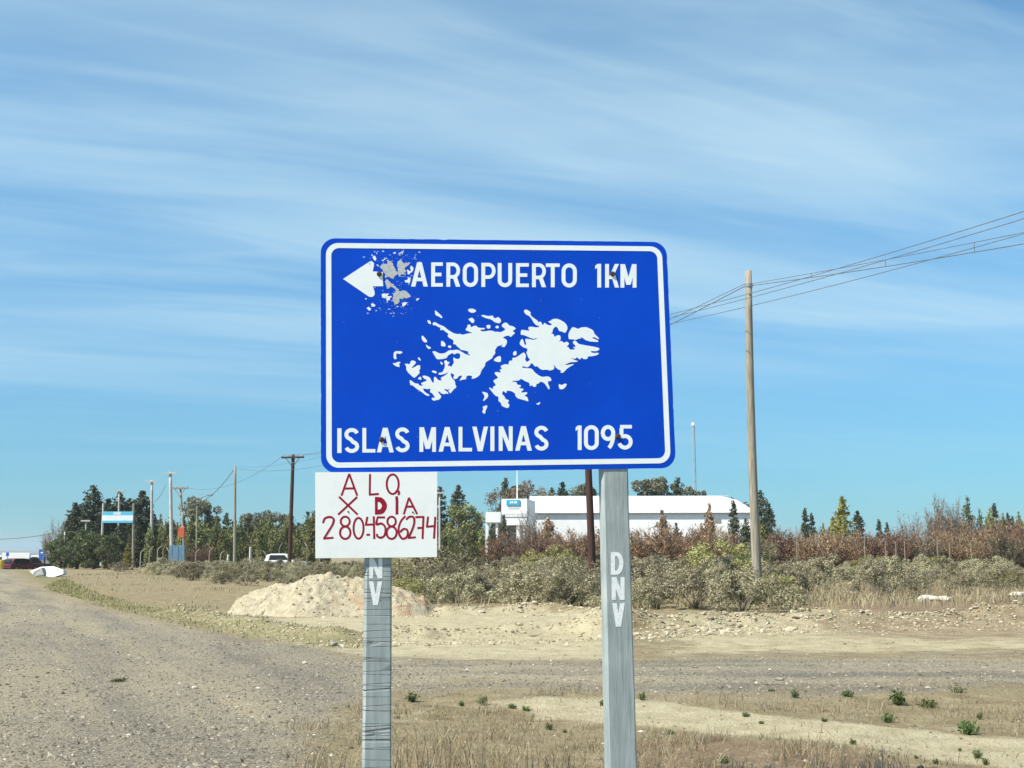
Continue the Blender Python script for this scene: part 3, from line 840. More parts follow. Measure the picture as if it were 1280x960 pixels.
for s_ in ('995,310 1050,330 1060,250 1095,290 1080,330 1020,375', '970,455 1055,415 1050,460 1040,495 985,490', '645,650 750,635 720,670 790,690 720,770 710,710 650,690', '925,770 1030,770 940,825', '500,130 550,110 570,150 560,180', '530,40 585,70 575,90', '565,240 600,240 600,270', '490,790 520,770 555,800 530,830', '430,850 460,830 495,860 465,885', '640,175 670,165 690,135 700,160 665,185', '1130,715 1185,710 1160,735', '870,75 950,65 940,78', '800,75 845,55 835,85'):
    flat_part('peeled_patch', [[pl(*p) for p in ragged(tr('G', P_(s_)), .9, 1.5, rnd)]], M['sign_white'], panel, 0)
rnd = random.Random(11)
specks = []
for i in range(210):
    if i < 185:
        cx, cy = rnd.choice([(820, 110), (760, 850), (900, 880), (1000, 130), (900, 540), (680, 720), (1000, 740), (620, 180), (1060, 420)])
        cx += rnd.gauss(0, 110); cy += rnd.gauss(0, 55)
    else: cx, cy = rnd.uniform(20, 3900), rnd.uniform(0, 2800)
    r_ = 3 + rnd.expovariate(.16) if i < 185 else rnd.uniform(3, 8)
    r_ = min(r_, 22)
    a_ = rnd.random() * 6.28
    specks.append([pl(*p) for p in tr('G', [(cx + r_ * rnd.uniform(.5, 1.5) * math.cos(a_ + q), cy + r_ * rnd.uniform(.3, .9) * math.sin(a_ + q)) for q in (0, 1.4, 3.0, 4.5)])])
sp_o = flat_part('scratch_marks', [[(p[0], p[1]) for p in s_] for s_ in specks], M['pale_scratch'], panel, 0, .0004)
sp_o['kind'] = 'stuff'
# bolts
for u_, v_ in ((474, 342.5), (765.5, 342.5), (477, 549.5), (772.5, 545.5)):
    c_ = face(*pl(u_, v_), .002) - SIGN_BASE
    mb = MB()
    mb.tube([c_, c_ + PN_ * .004, c_ + PN_ * .0075], [.0135, .0135, .008], 10)
    mb.build('bolt', M['bolt'], panel)
# posts
def sign_post(L1, L2, R1, R2, m_, top_t):
    l1, l2, r1, r2 = pl(*L1), pl(*L2), pl(*R1), pl(*R2)
    ext = lambda a_, c_, t_: a_ + (c_ - a_) * (t_ - a_[1]) / (c_[1] - a_[1])
    bot_t = -(PC[2] + .35)
    NS = 24
    rings = []
    ch = .014
    for i in range(NS + 1):
        t_ = top_t + (bot_t - top_t) * i / NS
        lx, rx = ext(l1, l2, t_)[0], ext(r1, r2, t_)[0]
        j_ = lambda: rnd.uniform(-.0012, .0012)
        f_, bk = -.0045, -.085
        rings.append([face(lx + ch + j_(), t_, f_), face(rx - ch * .5 + j_(), t_, f_), face(rx + j_(), t_, f_ - ch * .5), face(rx, t_, bk), face(lx, t_, bk), face(lx + j_(), t_, f_ - ch)])
    V_ = [p - SIGN_BASE for r_ in rings for p in r_]
    n = 6
    Fr = [(i * n + (k_ + 1) % n, i * n + k_, (i + 1) * n + k_, (i + 1) * n + (k_ + 1) % n) for i in range(NS) for k_ in range(n)]
    Fr += [tuple(range(n)), tuple(NS * n + k_ for k_ in range(n))[::-1]]
    return MB().add(V_, Fr).build('post', m_, sign)
postL = sign_post((455.5, 700), (452.5, 960), (490, 700), (489, 960), M['timber_cracked'], .50)
postR = sign_post((752.5, 590), (760, 960), (785.5, 590), (797, 960), M['timber'], .50)
put_letters([('D', 764, 779.5, 690, 718.5), ('N', 765, 781, 721.5, 750), ('V', 765.6, 781.2, 754, 783.5)], postR, M['stencil'], -.0044, 5.1, 5.2, 'stencil_letter')
put_letters([('D', 461.6, 477.5, 665, 692), ('N', 461.6, 478, 697, 723), ('V', 461.2, 477.8, 727, 756.5)], postL, M['stencil'], -.0044, 4.9, 5.0, 'stencil_letter')

# hand-painted board screwed to the left post ---------------------------------
bc = [pl(394, 590.5), pl(546.3, 590), pl(546, 696.3), pl(394.3, 697.8)]
BOARD_BASE = face(*(sum(bc) / 4)) * np.array([1, 1, 0]) + np.array([0, 0, face(*bc[3])[2]])
board = thing('handwritten_board', 'small white board with red hand painted phone number fixed below blue sign', 'notice board', BOARD_BASE)
bo = flat_part('panel', [bc], M['board'], board, .0045, .006, BOARD_BASE)
def smooth(pts, n=5):
    P = [np.array(p, float) for p in pts]
    res = []
    for i in range(len(P) - 1):
        a_, b_, c_, d_ = P[max(i - 1, 0)], P[i], P[i + 1], P[min(i + 2, len(P) - 1)]
        for k_ in range(n):
            s_ = k_ / n
            res.append(.5 * (2 * b_ + (c_ - a_) * s_ + (2 * a_ - 5 * b_ + 4 * c_ - d_) * s_ ** 2 + (3 * b_ - a_ - 3 * c_ + d_) * s_ ** 3))
    return [tuple(q) for q in res + [P[-1]]]
def hw(chs, wd=21):
    polys = []
    for kind_, dat in chs:
        if kind_ == 'L': pts = P_(dat); polys += stroke(pts, wd)
        elif kind_ == 'W': pts = P_(dat); polys += stroke(pts, wd * 1.35)
        elif kind_ == 'B': polys += stroke(smooth(P_(dat)), 50)
        elif kind_ == 'S':
            q_ = smooth(P_(dat))
            for k_ in range(0, len(q_) - 1, 4): polys += stroke(q_[max(0, k_ - 1):k_ + 5], wd * rnd.uniform(.92, 1.1))
        else:
            cx, cy, rx, ry = map(float, dat.split())
            polys += stroke(arc(cx, cy, rx, ry, -60, 300, 22)[:-1], wd, True)
    flat_part('painted_letter', [[pl(*q) for q in tr('H', p)] for p in polys], M['red_paint'], bo, .0105, .0004, BOARD_BASE)
for chs in ([('L', '295,278 372,60'), ('L', '372,60 452,278'), ('L', '322,206 428,204')], [('L', '580,62 577,270'), ('L', '570,268 668,260')], [('E', '806 163 60 98'), ('S', '832,238 862,232 868,250 862,270')],
            [('L', '270,288 457,467'), ('L', '452,290 260,468')], [('W', '642,290 643,467'), ('B', '640,316 690,322 724,375 698,432 642,442')], [('W', '844,284 846,300 849,330 848,466')], [('L', '917,464 968,298'), ('L', '968,298 1050,462'), ('L', '942,388 1008,386')],
            [('S', '110,552 130,505 180,490 215,510 208,560 160,640 118,706'), ('L', '112,706 215,697')], [('E', '332 535 45 48'), ('E', '332 647 52 62')], [('E', '465 603 50 104')], [('L', '553,488 538,570'), ('L', '530,568 628,564'), ('L', '617,484 622,710')], [('L', '543,668 580,668')],
            [('L', '730,495 650,494'), ('S', '655,494 645,562 690,555 725,580 735,630 720,680 685,697 652,682 650,658')], [('E', '795 535 42 48'), ('E', '795 647 50 62')], [('S', '934,480 890,530 865,600 870,660 900,705 940,695 958,655 945,615 910,612 880,642')], [('S', '940,518 970,490 1010,490 1022,530 1010,590 964,700'), ('L', '958,700 1037,693')],
            [('L', '1032,492 1122,490'), ('L', '1113,488 1104,710'), ('L', '1052,600 1118,598')], [('L', '1160,486 1147,590'), ('L', '1140,588 1236,580'), ('L', '1231,488 1218,706')]):
    hw(chs)
for u_, v_ in ((435.2, 639.8), (515.8, 640.4)):
    c_ = face(*pl(u_, v_), .0105) - BOARD_BASE
    MB().tube([c_, c_ + PN_ * .003], [.0045, .003], 8).build('screw', M['bolt'], bo)

# ================================================================== VEGETATION KITS
def leaf_tris(rng, C, size, aspect=.55, up=None):
    """one small triangle per centre, turned at random (or leaning along 'up')"""
    C = np.asarray(C, float)
    n = len(C)
    a = rng.normal(size=(n, 3))
    if up is not None: a = a * .45 + up
    a /= np.linalg.norm(a, axis=1, keepdims=True)
    b_ = np.cross(a, rng.normal(size=(n, 3)))
    b_ /= np.linalg.norm(b_, axis=1, keepdims=True) + 1e-9
    s = (np.asarray(size) * rng.uniform(.6, 1.4, n))[:, None]
    V = np.empty((n, 3, 3))
    V[:, 0] = C + a * s
    V[:, 1] = C - a * s * .55 + b_ * s * aspect
    V[:, 2] = C - a * s * .55 - b_ * s * aspect
    return V.reshape(-1, 3), np.arange(3 * n).reshape(-1, 3)
def twigs(rng, P0, P1, r0, r1=.15):
    """thin three-sided tapering sticks"""
    P0 = np.asarray(P0, float); P1 = np.asarray(P1, float)
    n = len(P0)
    d = P1 - P0
    d /= np.linalg.norm(d, axis=1, keepdims=True) + 1e-9
    a = np.cross(d, rng.normal(size=(n, 3)))
    a /= np.linalg.norm(a, axis=1, keepdims=True) + 1e-9
    b_ = np.cross(d, a)
    r0 = np.broadcast_to(np.asarray(r0, float), (n,))[:, None]
    V = np.empty((n, 6, 3))
    for k in range(3):
        c_, s_ = math.cos(2.094 * k), math.sin(2.094 * k)
        o_ = a * c_ + b_ * s_
        V[:, k] = P0 + o_ * r0
        V[:, 3 + k] = P1 + o_ * r0 * r1
    i = (np.arange(n) * 6)[:, None]
    Fs = [[0, 1, 3], [1, 4, 3], [1, 2, 4], [2, 5, 4], [2, 0, 5], [0, 3, 5]]
    return V.reshape(-1, 3), np.concatenate([i + np.array(f)[None] for f in Fs])
def join(*parts):
    V, Fa, o = [], [], 0
    for v, f in parts:
        V.append(v); Fa.append(np.asarray(f) + o); o += len(v)
    return np.concatenate(V), np.concatenate(Fa)
def trunk_mesh(pts, rad, limbs=()):
    mb = MB()
    mb.tube(pts, rad, 7)
    for p, r_ in limbs: mb.tube(p, r_, 5)
    return mb
def kit(name, crown, crown_m, trunk_mb, trunk_m, crown_name='crown', trunk_name='trunk'):
    """prototype thing at the origin; it is moved to the first place it is used"""
    root = bpy.data.objects.new(name, None)
    root.empty_display_size = .2
    me_ = fast_mesh(name + '_crown', crown[0], crown[1])
    me_.materials.append(crown_m)
    c_ = bpy.data.objects.new(crown_name, me_)
    c_.parent = root
    kids = [c_]
    if trunk_mb is not None:
        tm = bpy.data.meshes.new(name + '_trunk')
        tm.from_pydata(trunk_mb.V, [], trunk_mb.F)
        tm.materials.append(trunk_m)
        k_ = bpy.data.objects.new(trunk_name, tm)
        k_.parent = root
        kids.append(k_)
    h_ = float(crown[0][:, 2].max())
    return dict(root=root, kids=kids, used=False, h=h_, name=name)
def plant(K, x, y, h, label, cat, group=None, wide=1.0, rz=None, sink=.03, name=None):
    s_ = h / K['h']
    r_ = K['root'].copy() if K['used'] else K['root']
    COL.objects.link(r_)
    if name or K['used']: r_.name = name or K['name']
    for c_ in K['kids']:
        d = c_.copy() if K['used'] else c_
        COL.objects.link(d)
        d.parent = r_
    if K['used'] is False: K['kids'] = [c_ for c_ in K['kids']]
    K['used'] = True
    r_.location = (x, y, gz(x, y) - sink)
    r_.rotation_euler = (0, 0, rnd.uniform(0, 6.28) if rz is None else rz)
    r_.scale = (s_ * wide, s_ * wide, s_)
    for k_ in ('label', 'category', 'group'):
        if k_ in r_.keys(): del r_[k_]
    return tag(r_, label, cat, group)

def conifer(seed, H=8.0, Rm=2.5, mat_='conifer', n_l=24, gap=.25, droop=.1, per=40, leaf=.17, base=.08):
    rng = np.random.default_rng(seed)
    P0, P1, C = [], [], []
    for i in range(n_l):
        f_ = base + (1 - base) * (i + rng.uniform(0, .6)) / n_l
        rr = Rm * ((1 - f_) ** .62 * .92 + .05) * (.85 if f_ > .25 else .6 + f_)
        for k in range(rng.integers(6, 9)):
            a = rng.uniform(0, 2 * math.pi)
            ln = max(.18, rr * rng.uniform(.6, 1.18))
            p0 = np.array([0, 0, f_ * H])
            p1 = p0 + np.array([math.cos(a) * ln, math.sin(a) * ln, ln * rng.uniform(.05, .45) - droop * ln])
            P0.append(p0); P1.append(p1)
            n = max(8, int(per * (ln / Rm) ** .8))
            s_ = rng.beta(2.0, 1.1, n)
            pts = p0 + (p1 - p0) * s_[:, None] + rng.normal(size=(n, 3)) * np.array([1, 1, .75]) * (.10 + .16 * ln * (1.15 - s_[:, None]))
            C.append(pts)
    tip = np.array([0, 0, H]) + rng.normal(size=(40, 3)) * np.array([.10, .10, .3])
    C = np.concatenate(C + [tip])
    C[:, 2] = np.clip(C[:, 2], .15, H * 1.02)
    crown = join(leaf_tris(rng, C, leaf), twigs(rng, P0, P1, .03))
    return kit('pine_tree', crown, M[mat_], trunk_mesh([(0, 0, -.1), (.03, 0, H * .4), (0, .02, H * .92)], [.17, .11, .02]), M['bark'])
def columnar(seed, H=7.0, Rm=.75, mat_='cypress', n_b=95, per=22, leaf=.17, name='cypress_tree', ragged=.35):
    rng = np.random.default_rng(seed)
    C, P0, P1 = [], [], []
    for i in range(n_b):
        f_ = rng.uniform(.03, .94)
        shape = math.sin(min(1, (f_ + .12) * 1.5) * math.pi / 2) * (1 - max(0, f_ - .45) / .55) ** .65
        rr = Rm * max(.12, shape) * rng.uniform(1 - ragged, 1 + ragged)
        a = rng.uniform(0, 6.283)
        p0 = np.array([0, 0, f_ * H * .9])
        p1 = p0 + np.array([math.cos(a) * rr, math.sin(a) * rr, rr * rng.uniform(.5, 1.6)])
        P0.append(p0); P1.append(p1)
        s_ = rng.beta(2.4, .9, per)
        C.append(p0 + (p1 - p0) * s_[:, None] + rng.normal(size=(per, 3)) * np.array([.13, .13, .26]))
    C = np.concatenate(C + [np.array([0, 0, H * .97]) + rng.normal(size=(30, 3)) * np.array([.08, .08, .25])])
    C[:, 2] = np.clip(C[:, 2], .1, H * 1.02)
    crown = join(leaf_tris(rng, C, leaf, .5, up=np.array([0, 0, .9])), twigs(rng, P0, P1, .02))
    return kit(name, crown, M[mat_], trunk_mesh([(0, 0, -.1), (0, .03, H * .5), (0, 0, H * .95)], [.14, .09, .02]), M['bark'])
def roundtree(seed, H=9.0, W=4.2, mat_='euc', blobs=20, per=150, leaf=.17, low=.3, name='eucalyptus_tree', bark='bark_pale'):
    rng = np.random.default_rng(seed)
    C, limbs = [], []
    for i in range(blobs):
        a = rng.uniform(0, 6.283); q = rng.uniform(0, 1) ** .6
        zf = rng.uniform(low, 1)
        rr = W * .5 * q * math.sqrt(max(.08, 1 - ((zf - .58) / .5) ** 2))
        c_ = np.array([math.cos(a) * rr, math.sin(a) * rr, zf * H * .92])
        br = rng.uniform(.45, .95) * W * .2
        d = rng.normal(size=(per, 3)); d /= np.linalg.norm(d, axis=1, keepdims=True)
        C.append(c_ + d * (br * rng.uniform(.45, 1.08, per) ** .6)[:, None] * np.array([1, 1, .8]))
        st = np.array([0, 0, H * rng.uniform(.18, .45)])
        limbs.append(([tuple(st), tuple((st + c_) / 2 + rng.normal(size=3) * .12), tuple(c_)], [.09, .06, .02]))
    C = np.concatenate(C)
    C[:, 2] = np.clip(C[:, 2], .25, None)
    crown = leaf_tris(rng, C, leaf)
    return kit(name, crown, M[mat_], trunk_mesh([(0, 0, -.1), (.08, 0, H * .3), (0, .1, H * .6)], [.22, .16, .07], limbs), M[bark])
def twiggy(seed, H=3.0, W=3.0, mat_='rust', stems=46, subs=26, thick=.018, name='tamarisk_bush', leafy=700, leaf=.10, lean=.85, bark='bark'):
    """upright bare or half-bare twigs that fan out from the ground"""
    rng = np.random.default_rng(seed)
    P0, P1, C = [], [], []
    limbs = []
    for i in range(stems):
        a = rng.uniform(0, 6.283); q = math.sqrt(rng.uniform(0, 1))
        h_ = H * rng.uniform(.55, 1.0) * (1 - .35 * q * q)
        b0 = np.array([math.cos(a), math.sin(a), 0]) * q * W * .14
        tip = np.array([math.cos(a) * q * W * .5 * lean, math.sin(a) * q * W * .5 * lean, h_])
        mid_ = (b0 + tip) / 2 + rng.normal(size=3) * .08 * H * .3
        P0 += [b0, mid_]; P1 += [mid_, tip]
        if i < 7: limbs.append(([tuple(b0 - np.array([0, 0, .1])), tuple(mid_), tuple(tip * .9 + mid_ * .1)], [thick * 2.6, thick * 1.8, thick * .5]))
        for k in range(subs):
            s_ = rng.uniform(.25, 1)
            p = (b0 + (mid_ - b0) * s_ * 2 if s_ < .5 else mid_ + (tip - mid_) * (s_ - .5) * 2)
            d = rng.normal(size=3) * .55 + np.array([math.cos(a) * q * .5, math.sin(a) * q * .5, .9])
            e = p + d / np.linalg.norm(d) * H * rng.uniform(.06, .2)
            P0.append(p); P1.append(e)
            C.append(p + (e - p) * rng.uniform(.3, 1))
    C = np.array(C)
    C = C[rng.permutation(len(C))[:leafy]] + rng.normal(size=(min(leafy, len(C)), 3)) * .07
    parts = [twigs(rng, P0, P1, thick)]
    if leafy: parts.append(leaf_tris(rng, C, leaf, .4, up=np.array([0, 0, .6])))
    return kit(name, join(*parts), M[mat_], trunk_mesh(limbs[0][0], limbs[0][1], limbs[1:]), M[bark], 'twigs', 'stems')
def shrub(seed, mat_='sage', W=2.0, H=1.0, lumps=38, per=120, leaf=.029, name='scrub_bush'):
    rng = np.random.default_rng(seed)
    C, Nn, P0, P1 = [], [], [], []
    lob = [(rng.uniform(0, 6.283), rng.uniform(.7, 1.3)) for _ in range(4)]
    for i in range(lumps):
        a = rng.uniform(0, 6.283)
        el = math.asin(min(1, rng.uniform(.0, 1) ** .9))
        k_ = 1 + .30 * sum(math.cos(a - q) * w_ for q, w_ in lob) / 2
        r_ = rng.uniform(.55, 1.0) * k_
        tip = np.array([math.cos(a) * math.cos(el) * W / 2 * r_, math.sin(a) * math.cos(el) * W / 2 * r_, .08 + math.sin(el) * (H - .12) * rng.uniform(.6, 1.0)])
        b0 = np.array([tip[0] * .12, tip[1] * .12, 0])
        P0.append(b0); P1.append(tip)
        br = rng.uniform(.10, .21)
        d = rng.normal(size=(per, 3)); d /= np.linalg.norm(d, axis=1, keepdims=True)
        d[:, 2] = np.where(d[:, 2] < -.35, -d[:, 2], d[:, 2])
        rad_ = br * rng.uniform(.35, 1.12, per) ** .5
        C.append(tip + d * rad_[:, None] * np.array([1, 1, 1.15])); Nn.append(d + rng.normal(size=(per, 3)) * .55)
        for _ in range(7):
            dd = rng.normal(size=3); dd[2] = abs(dd[2]) + .3; dd /= np.linalg.norm(dd)
            P0.append(tip + dd * br * .4); P1.append(tip + dd * br * rng.uniform(1.1, 1.7))
    C = np.concatenate(C); Nn = np.concatenate(Nn); Nn /= np.linalg.norm(Nn, axis=1, keepdims=True)
    C[:, 2] = np.clip(C[:, 2], .02, None)
    n = len(C)
    a_ = np.cross(Nn, rng.normal(size=(n, 3))); a_ /= np.linalg.norm(a_, axis=1, keepdims=True) + 1e-9
    b_ = np.cross(Nn, a_)
    s_ = (leaf * rng.uniform(.5, 1.4, n))[:, None]
    V = np.stack([C + a_ * s_, C - a_ * s_ * .6 + b_ * s_ * .6, C - a_ * s_ * .6 - b_ * s_ * .6], 1).reshape(-1, 3)
    crown = join((V, np.arange(3 * n).reshape(-1, 3)), twigs(rng, P0, P1, .008))
    st = []
    for k in range(6):
        a = rng.uniform(0, 6.283)
        st.append(([(0.02 * math.cos(a), .02 * math.sin(a), -.05), (.15 * math.cos(a), .15 * math.sin(a), .18), (.34 * math.cos(a), .34 * math.sin(a), .42)], [.022, .016, .006]))
    return kit(name, crown, M[mat_], trunk_mesh(st[0][0], st[0][1], st[1:]), M['bark_pale'], 'foliage', 'stems')
def weed_kit(seed, mat_='weed', W=.3, H=.18, n=260, leaf=.022):
    rng = np.random.default_rng(seed)
    C, P0, P1 = [], [], []
    for i in range(26):
        a = rng.uniform(0, 6.283); q = rng.uniform(.15, 1)
        tip = np.array([math.cos(a) * q * W / 2, math.sin(a) * q * W / 2, H * rng.uniform(.5, 1) * (1 - .4 * q)])
        P0.append((0, 0, -.01)); P1.append(tip)
        s_ = rng.uniform(.3, 1.05, n // 26)
        C.append(tip * s_[:, None] + rng.normal(size=(n // 26, 3)) * .016)
    C = np.concatenate(C); C[:, 2] = np.clip(C[:, 2], .006, None)
    return kit('green_weed', leaf_tris(rng, C, leaf, .5), M[mat_], MB().add(*[x.tolist() for x in twigs(rng, P0, P1, .003)]), M['weed'], 'leaves', 'stems')
rnd = random.Random(77)

# ------------------------------------------------------------------ trees on the skyline
pineA, pineB, pineC = conifer(1), conifer(2, Rm=2.1, n_l=21), conifer(3, Rm=2.9, n_l=23, droop=.2)
gold = conifer(5, H=8, Rm=2.6, mat_='golden', n_l=25, per=40)
junA = roundtree(11, H=4.2, W=4.4, mat_='juniper', blobs=26, per=130, leaf=.15, low=.08, name='juniper_tree', bark='bark')
junB = roundtree(12, H=4.4, W=3.8, mat_='juniper', blobs=24, per=130, leaf=.15, low=.08, name='juniper_tree', bark='bark')
cyps = [columnar(21), columnar(22, Rm=.95), columnar(23, Rm=.65, n_b=80), columnar(24, Rm=1.15, n_b=110)]
cyp_dark = [columnar(25, mat_='conifer', Rm=.7), columnar(26, mat_='conifer', Rm=.9)]
cyp_rust = [columnar(27, mat_='rust', Rm=.45, n_b=60, H=5), columnar(28, mat_='rust', Rm=.6, n_b=60, H=5)]
eucA, eucB, eucC = roundtree(31), roundtree(32, W=5.4, blobs=26), roundtree(33, H=8, W=3.6, blobs=16)
willow = roundtree(35, H=7, W=4.6, mat_='cypress', blobs=24, per=150, low=.12, name='willow_tree')
browns = [roundtree(36, H=8, W=5.2, mat_='brown_twig', blobs=24, per=130, leaf=.12, low=.25, name='autumn_tree'), roundtree(37, H=8, W=4.4, mat_='brown_twig', blobs=20, per=130, leaf=.12, low=.2, name='autumn_tree')]
paleT = twiggy(41, H=5, W=4, mat_='pale_twig', stems=40, subs=26, name='bare_tree', leafy=500, leaf=.09)
popl = [twiggy(43, H=7.5, W=1.9, mat_='pale_twig', stems=16, subs=30, thick=.03, name='bare_poplar', leafy=420, leaf=.1, lean=1.0, bark='bark_pale'), columnar(44, mat_='poplar_leaf', Rm=.6, n_b=60, name='poplar_tree', H=7.5, leaf=.13)]
tams = [twiggy(51), twiggy(52, W=3.6), twiggy(53, W=2.4, H=3.2), twiggy(54, W=3.2, leafy=500)]
tamg = [twiggy(55, mat_='brown_twig', leafy=500), twiggy(56, mat_='sage_dark', W=3.4, leafy=900)]

def tree(K, u, vtop, Y, label, cat='tree', group=None, wide=1.0):
    return plant(K, xg(u, Y), Y, max(.5, zv(vtop, Y, u)), label, cat, group, wide)
# left: grove beyond the flag billboard
for K, u, v, Y, wd in ((pineC, 113, 605, 132, 1.25), (pineB, 91, 627, 128, 1.3), (pineA, 133, 622, 138, 1.2), (pineC, 147, 614, 140, 1.15), (pineB, 160, 622, 142, 1.3), (pineA, 175, 612, 136, 1.25), (pineB, 103, 640, 126, 1.1), (pineA, 124, 640, 129, 1.0), (pineA, 163, 642, 131, 1.1), (pineC, 183, 640, 139, .9)):
    tree(K, u, v, Y, 'tall dark green pine tree in the grove behind the flag coloured billboard', 'pine tree', 'pines behind the flag billboard', wd)
for u, v, Y in ((98, 632, 134), (120, 626, 143), (128, 634, 146), (140, 630, 134), (154, 630, 148), (168, 628, 144), (186, 636, 146), (84, 645, 130), (110, 650, 122), (150, 652, 124), (172, 655, 122)):
    tree((pineA, pineB, pineC)[int(u) % 3], u, v, Y, 'dark pine filling the depth of the grove behind the flag coloured billboard', 'pine tree', 'inner pines of the grove', 1.3)
tree(paleT, 72, 645, 128, 'pale leafless tree at the edge of the dark pine grove', 'bare tree')
for K, u, v, Y, wd in ((junA, 77, 668, 112, .95), (junB, 97, 660, 110, 1.0), (junA, 118, 662, 109, 1.0), (junB, 137, 664, 107, .9)):
    tree(K, u, v, Y, 'low bushy olive green juniper tree in front of the pine grove', 'juniper tree', 'junipers before the pine grove', wd)
tree(gold, 160, 678, 116, 'small yellow green conifer under the flag coloured billboard', 'conifer')
# left: long windbreak of cypresses
gl = 'columnar yellow green cypress tree in the windbreak'
us = np.arange(186, 412, 8.2)
for i, u in enumerate(us):
    base_v = 652 + 9 * math.sin(i * 1.7) + rnd.uniform(-6, 6) - (8 if u > 370 else 0)
    wl = ('slim ', 'full ', 'very narrow ', 'broad ')[i % 4] + gl.replace('columnar ', '') + (' by the leaning poles' if u < 260 else ' near the plain grey pole' if u < 330 else ' by the dark pole')
    tree(cyps[i % 4], u + rnd.uniform(-2, 2), base_v, 118 + rnd.uniform(-4, 6), wl, 'cypress tree', 'windbreak: ' + wl, rnd.uniform(.95, 1.3))
for u, v in ((192, 648), (200, 652), (214, 648), (228, 644), (248, 648), (256, 644), (270, 646), (300, 648), (308, 646), (324, 648), (356, 648), (364, 644), (236, 650), (262, 652), (290, 650), (316, 655), (340, 648), (372, 652), (384, 638), (396, 628), (404, 640), (208, 655), (222, 658)):
    tree(cyp_dark[int(u) % 2], u, v, 127, 'dark green cypress tree standing behind the yellow green windbreak', 'cypress tree', 'dark cypresses behind the windbreak', 1.25)
for K, u, v, Y, wd in ((eucB, 243, 618, 138, .95), (eucA, 258, 626, 142, 1.0), (eucB, 330, 636, 140, .95), (eucA, 312, 640, 144, 1.0), (eucA, 350, 641, 142, .9)):
    tree(K, u, v, Y, 'broad grey green eucalyptus rising above the windbreak of cypresses', 'eucalyptus', 'eucalyptus trees above the windbreak', wd)
tree(pineB, 282, 640, 141, 'slim dark pine between two eucalyptus crowns above the windbreak', 'pine tree')
tree(popl[1], 199, 640, 130, 'pale green poplar at the pine grove end of the windbreak', 'poplar')
tree(tams[1], 254, 676, 112, 'reddish brown bush before the windbreak beside the two leaning poles', 'bush')
# between the notice board and the building
for K, u, v, wd in ((pineB, 549, 607, 1.0), (pineA, 572, 605, .9), (pineA, 598, 640, .8)):
    tree(K, u, v, 132, 'dark pine tree left of the white building behind the willow', 'pine tree', 'pines left of the white building', wd)
tree(willow, 574, 628, 112, 'bushy olive green willow left of the white building', 'willow')
for u, v in ((562, 655), (588, 652), (601, 660), (553, 662)):
    tree(cyps[int(u) % 4], u, v, 108, 'olive green cypress at the foot of the willow by the white building', 'cypress tree', 'cypresses by the willow', 1.3)
# behind the building
tree(pineB, 632, 596, 138, 'slim dark pine peeking over the left end of the white building', 'pine tree', None, .8)
tree(pineA, 643, 606, 142, 'dark pine beside the brown autumn tree behind the white building', 'pine tree')
for u, v, wd in ((662, 599, .95), (650, 606, .8), (676, 607, .8), (622, 608, .6)):
    tree(browns[int(u) % 2], u, v, 136, 'brown autumn tree behind the left half of the white building', 'autumn tree', 'autumn trees behind the building', wd)
for K, u, v, wd in ((pineC, 690, 608, .7), (pineA, 704, 601, .8)):
    tree(K, u, v, 140, 'dark pine behind the roof ridge of the white building beside autumn trees', 'pine tree', 'pines behind the roof ridge', wd)
for u, v, wd in ((727, 602, 1.0), (741, 606, .8)):
    tree(eucA, u, v, 138, 'round eucalyptus crown behind the roof beside the dark brown pole', 'eucalyptus', 'eucalyptus behind the dark pole', wd)
for K, u, v, wd in ((eucC, 801, 598, .9), (eucA, 820, 594, .95), (eucC, 834, 602, .8)):
    tree(K, u, v, 138, 'grey green eucalyptus behind the roof right of the grey sign post', 'eucalyptus', 'eucalyptus behind the roof', wd)
tree(pineC, 849, 595, 136, 'broad dark pine rising behind the middle of the white roof', 'pine tree', None, .8)
for u, v in ((861, 606), (869, 610), (876, 611)):
    tree(eucC, u, v, 145, 'small dark tree top behind the roof below the thin radio mast', 'tree', 'small trees under the mast', .55)
tree(pineC, 953, 611, 122, 'dark pine right of the tall grey utility pole', 'pine tree', None, .8)
tree(pineA, 963, 628, 120, 'smaller dark pine beside the pine at the tall grey utility pole', 'pine tree', None, .8)
tree(gold, 952, 655, 108, 'orange green bushy conifer at the right end of the white building', 'conifer')
# palm behind the roof end
px_, py_ = xg(926, 118), 118
pt = thing('palm_tree', 'feathery palm behind the right end of the white roof', 'palm', (px_, py_, 0))
hT = zv(640, 118)
MB().tube([(0, 0, -.1), (.05, 0, hT * .5), (0, 0, hT)], [.22, .17, .15], 8).build('trunk', M['bark'], pt)
rng = np.random.default_rng(6)
cs, p0s, p1s = [], [], []
for k in range(26):
    a = rng.uniform(0, 6.283); el = rng.uniform(.1, 1.3)
    pts = []
    for j in range(9):
        s_ = j / 8
        r_ = 1.9 * s_ * math.cos(el)
        pts.append(np.array([math.cos(a) * r_, math.sin(a) * r_, hT + 1.9 * s_ * math.sin(el) - .8 * s_ ** 2.4]))
    for j in range(8):
        p0s.append(pts[j]); p1s.append(pts[j + 1])
        for q in range(7):
            p = pts[j] + (pts[j + 1] - pts[j]) * rng.uniform()
            sd_ = np.array([-math.sin(a), math.cos(a), -.5]) * rng.choice([-1, 1]) * .28
            sd_[2] = -abs(sd_[2]) * .6
            p0s.append(p); p1s.append(p + sd_ + (pts[j + 1] - pts[j]) * .5)
link('crown', fast_mesh('palm_crown', *twigs(rng, p0s, p1s, .03)), M['poplar_leaf'], pt)
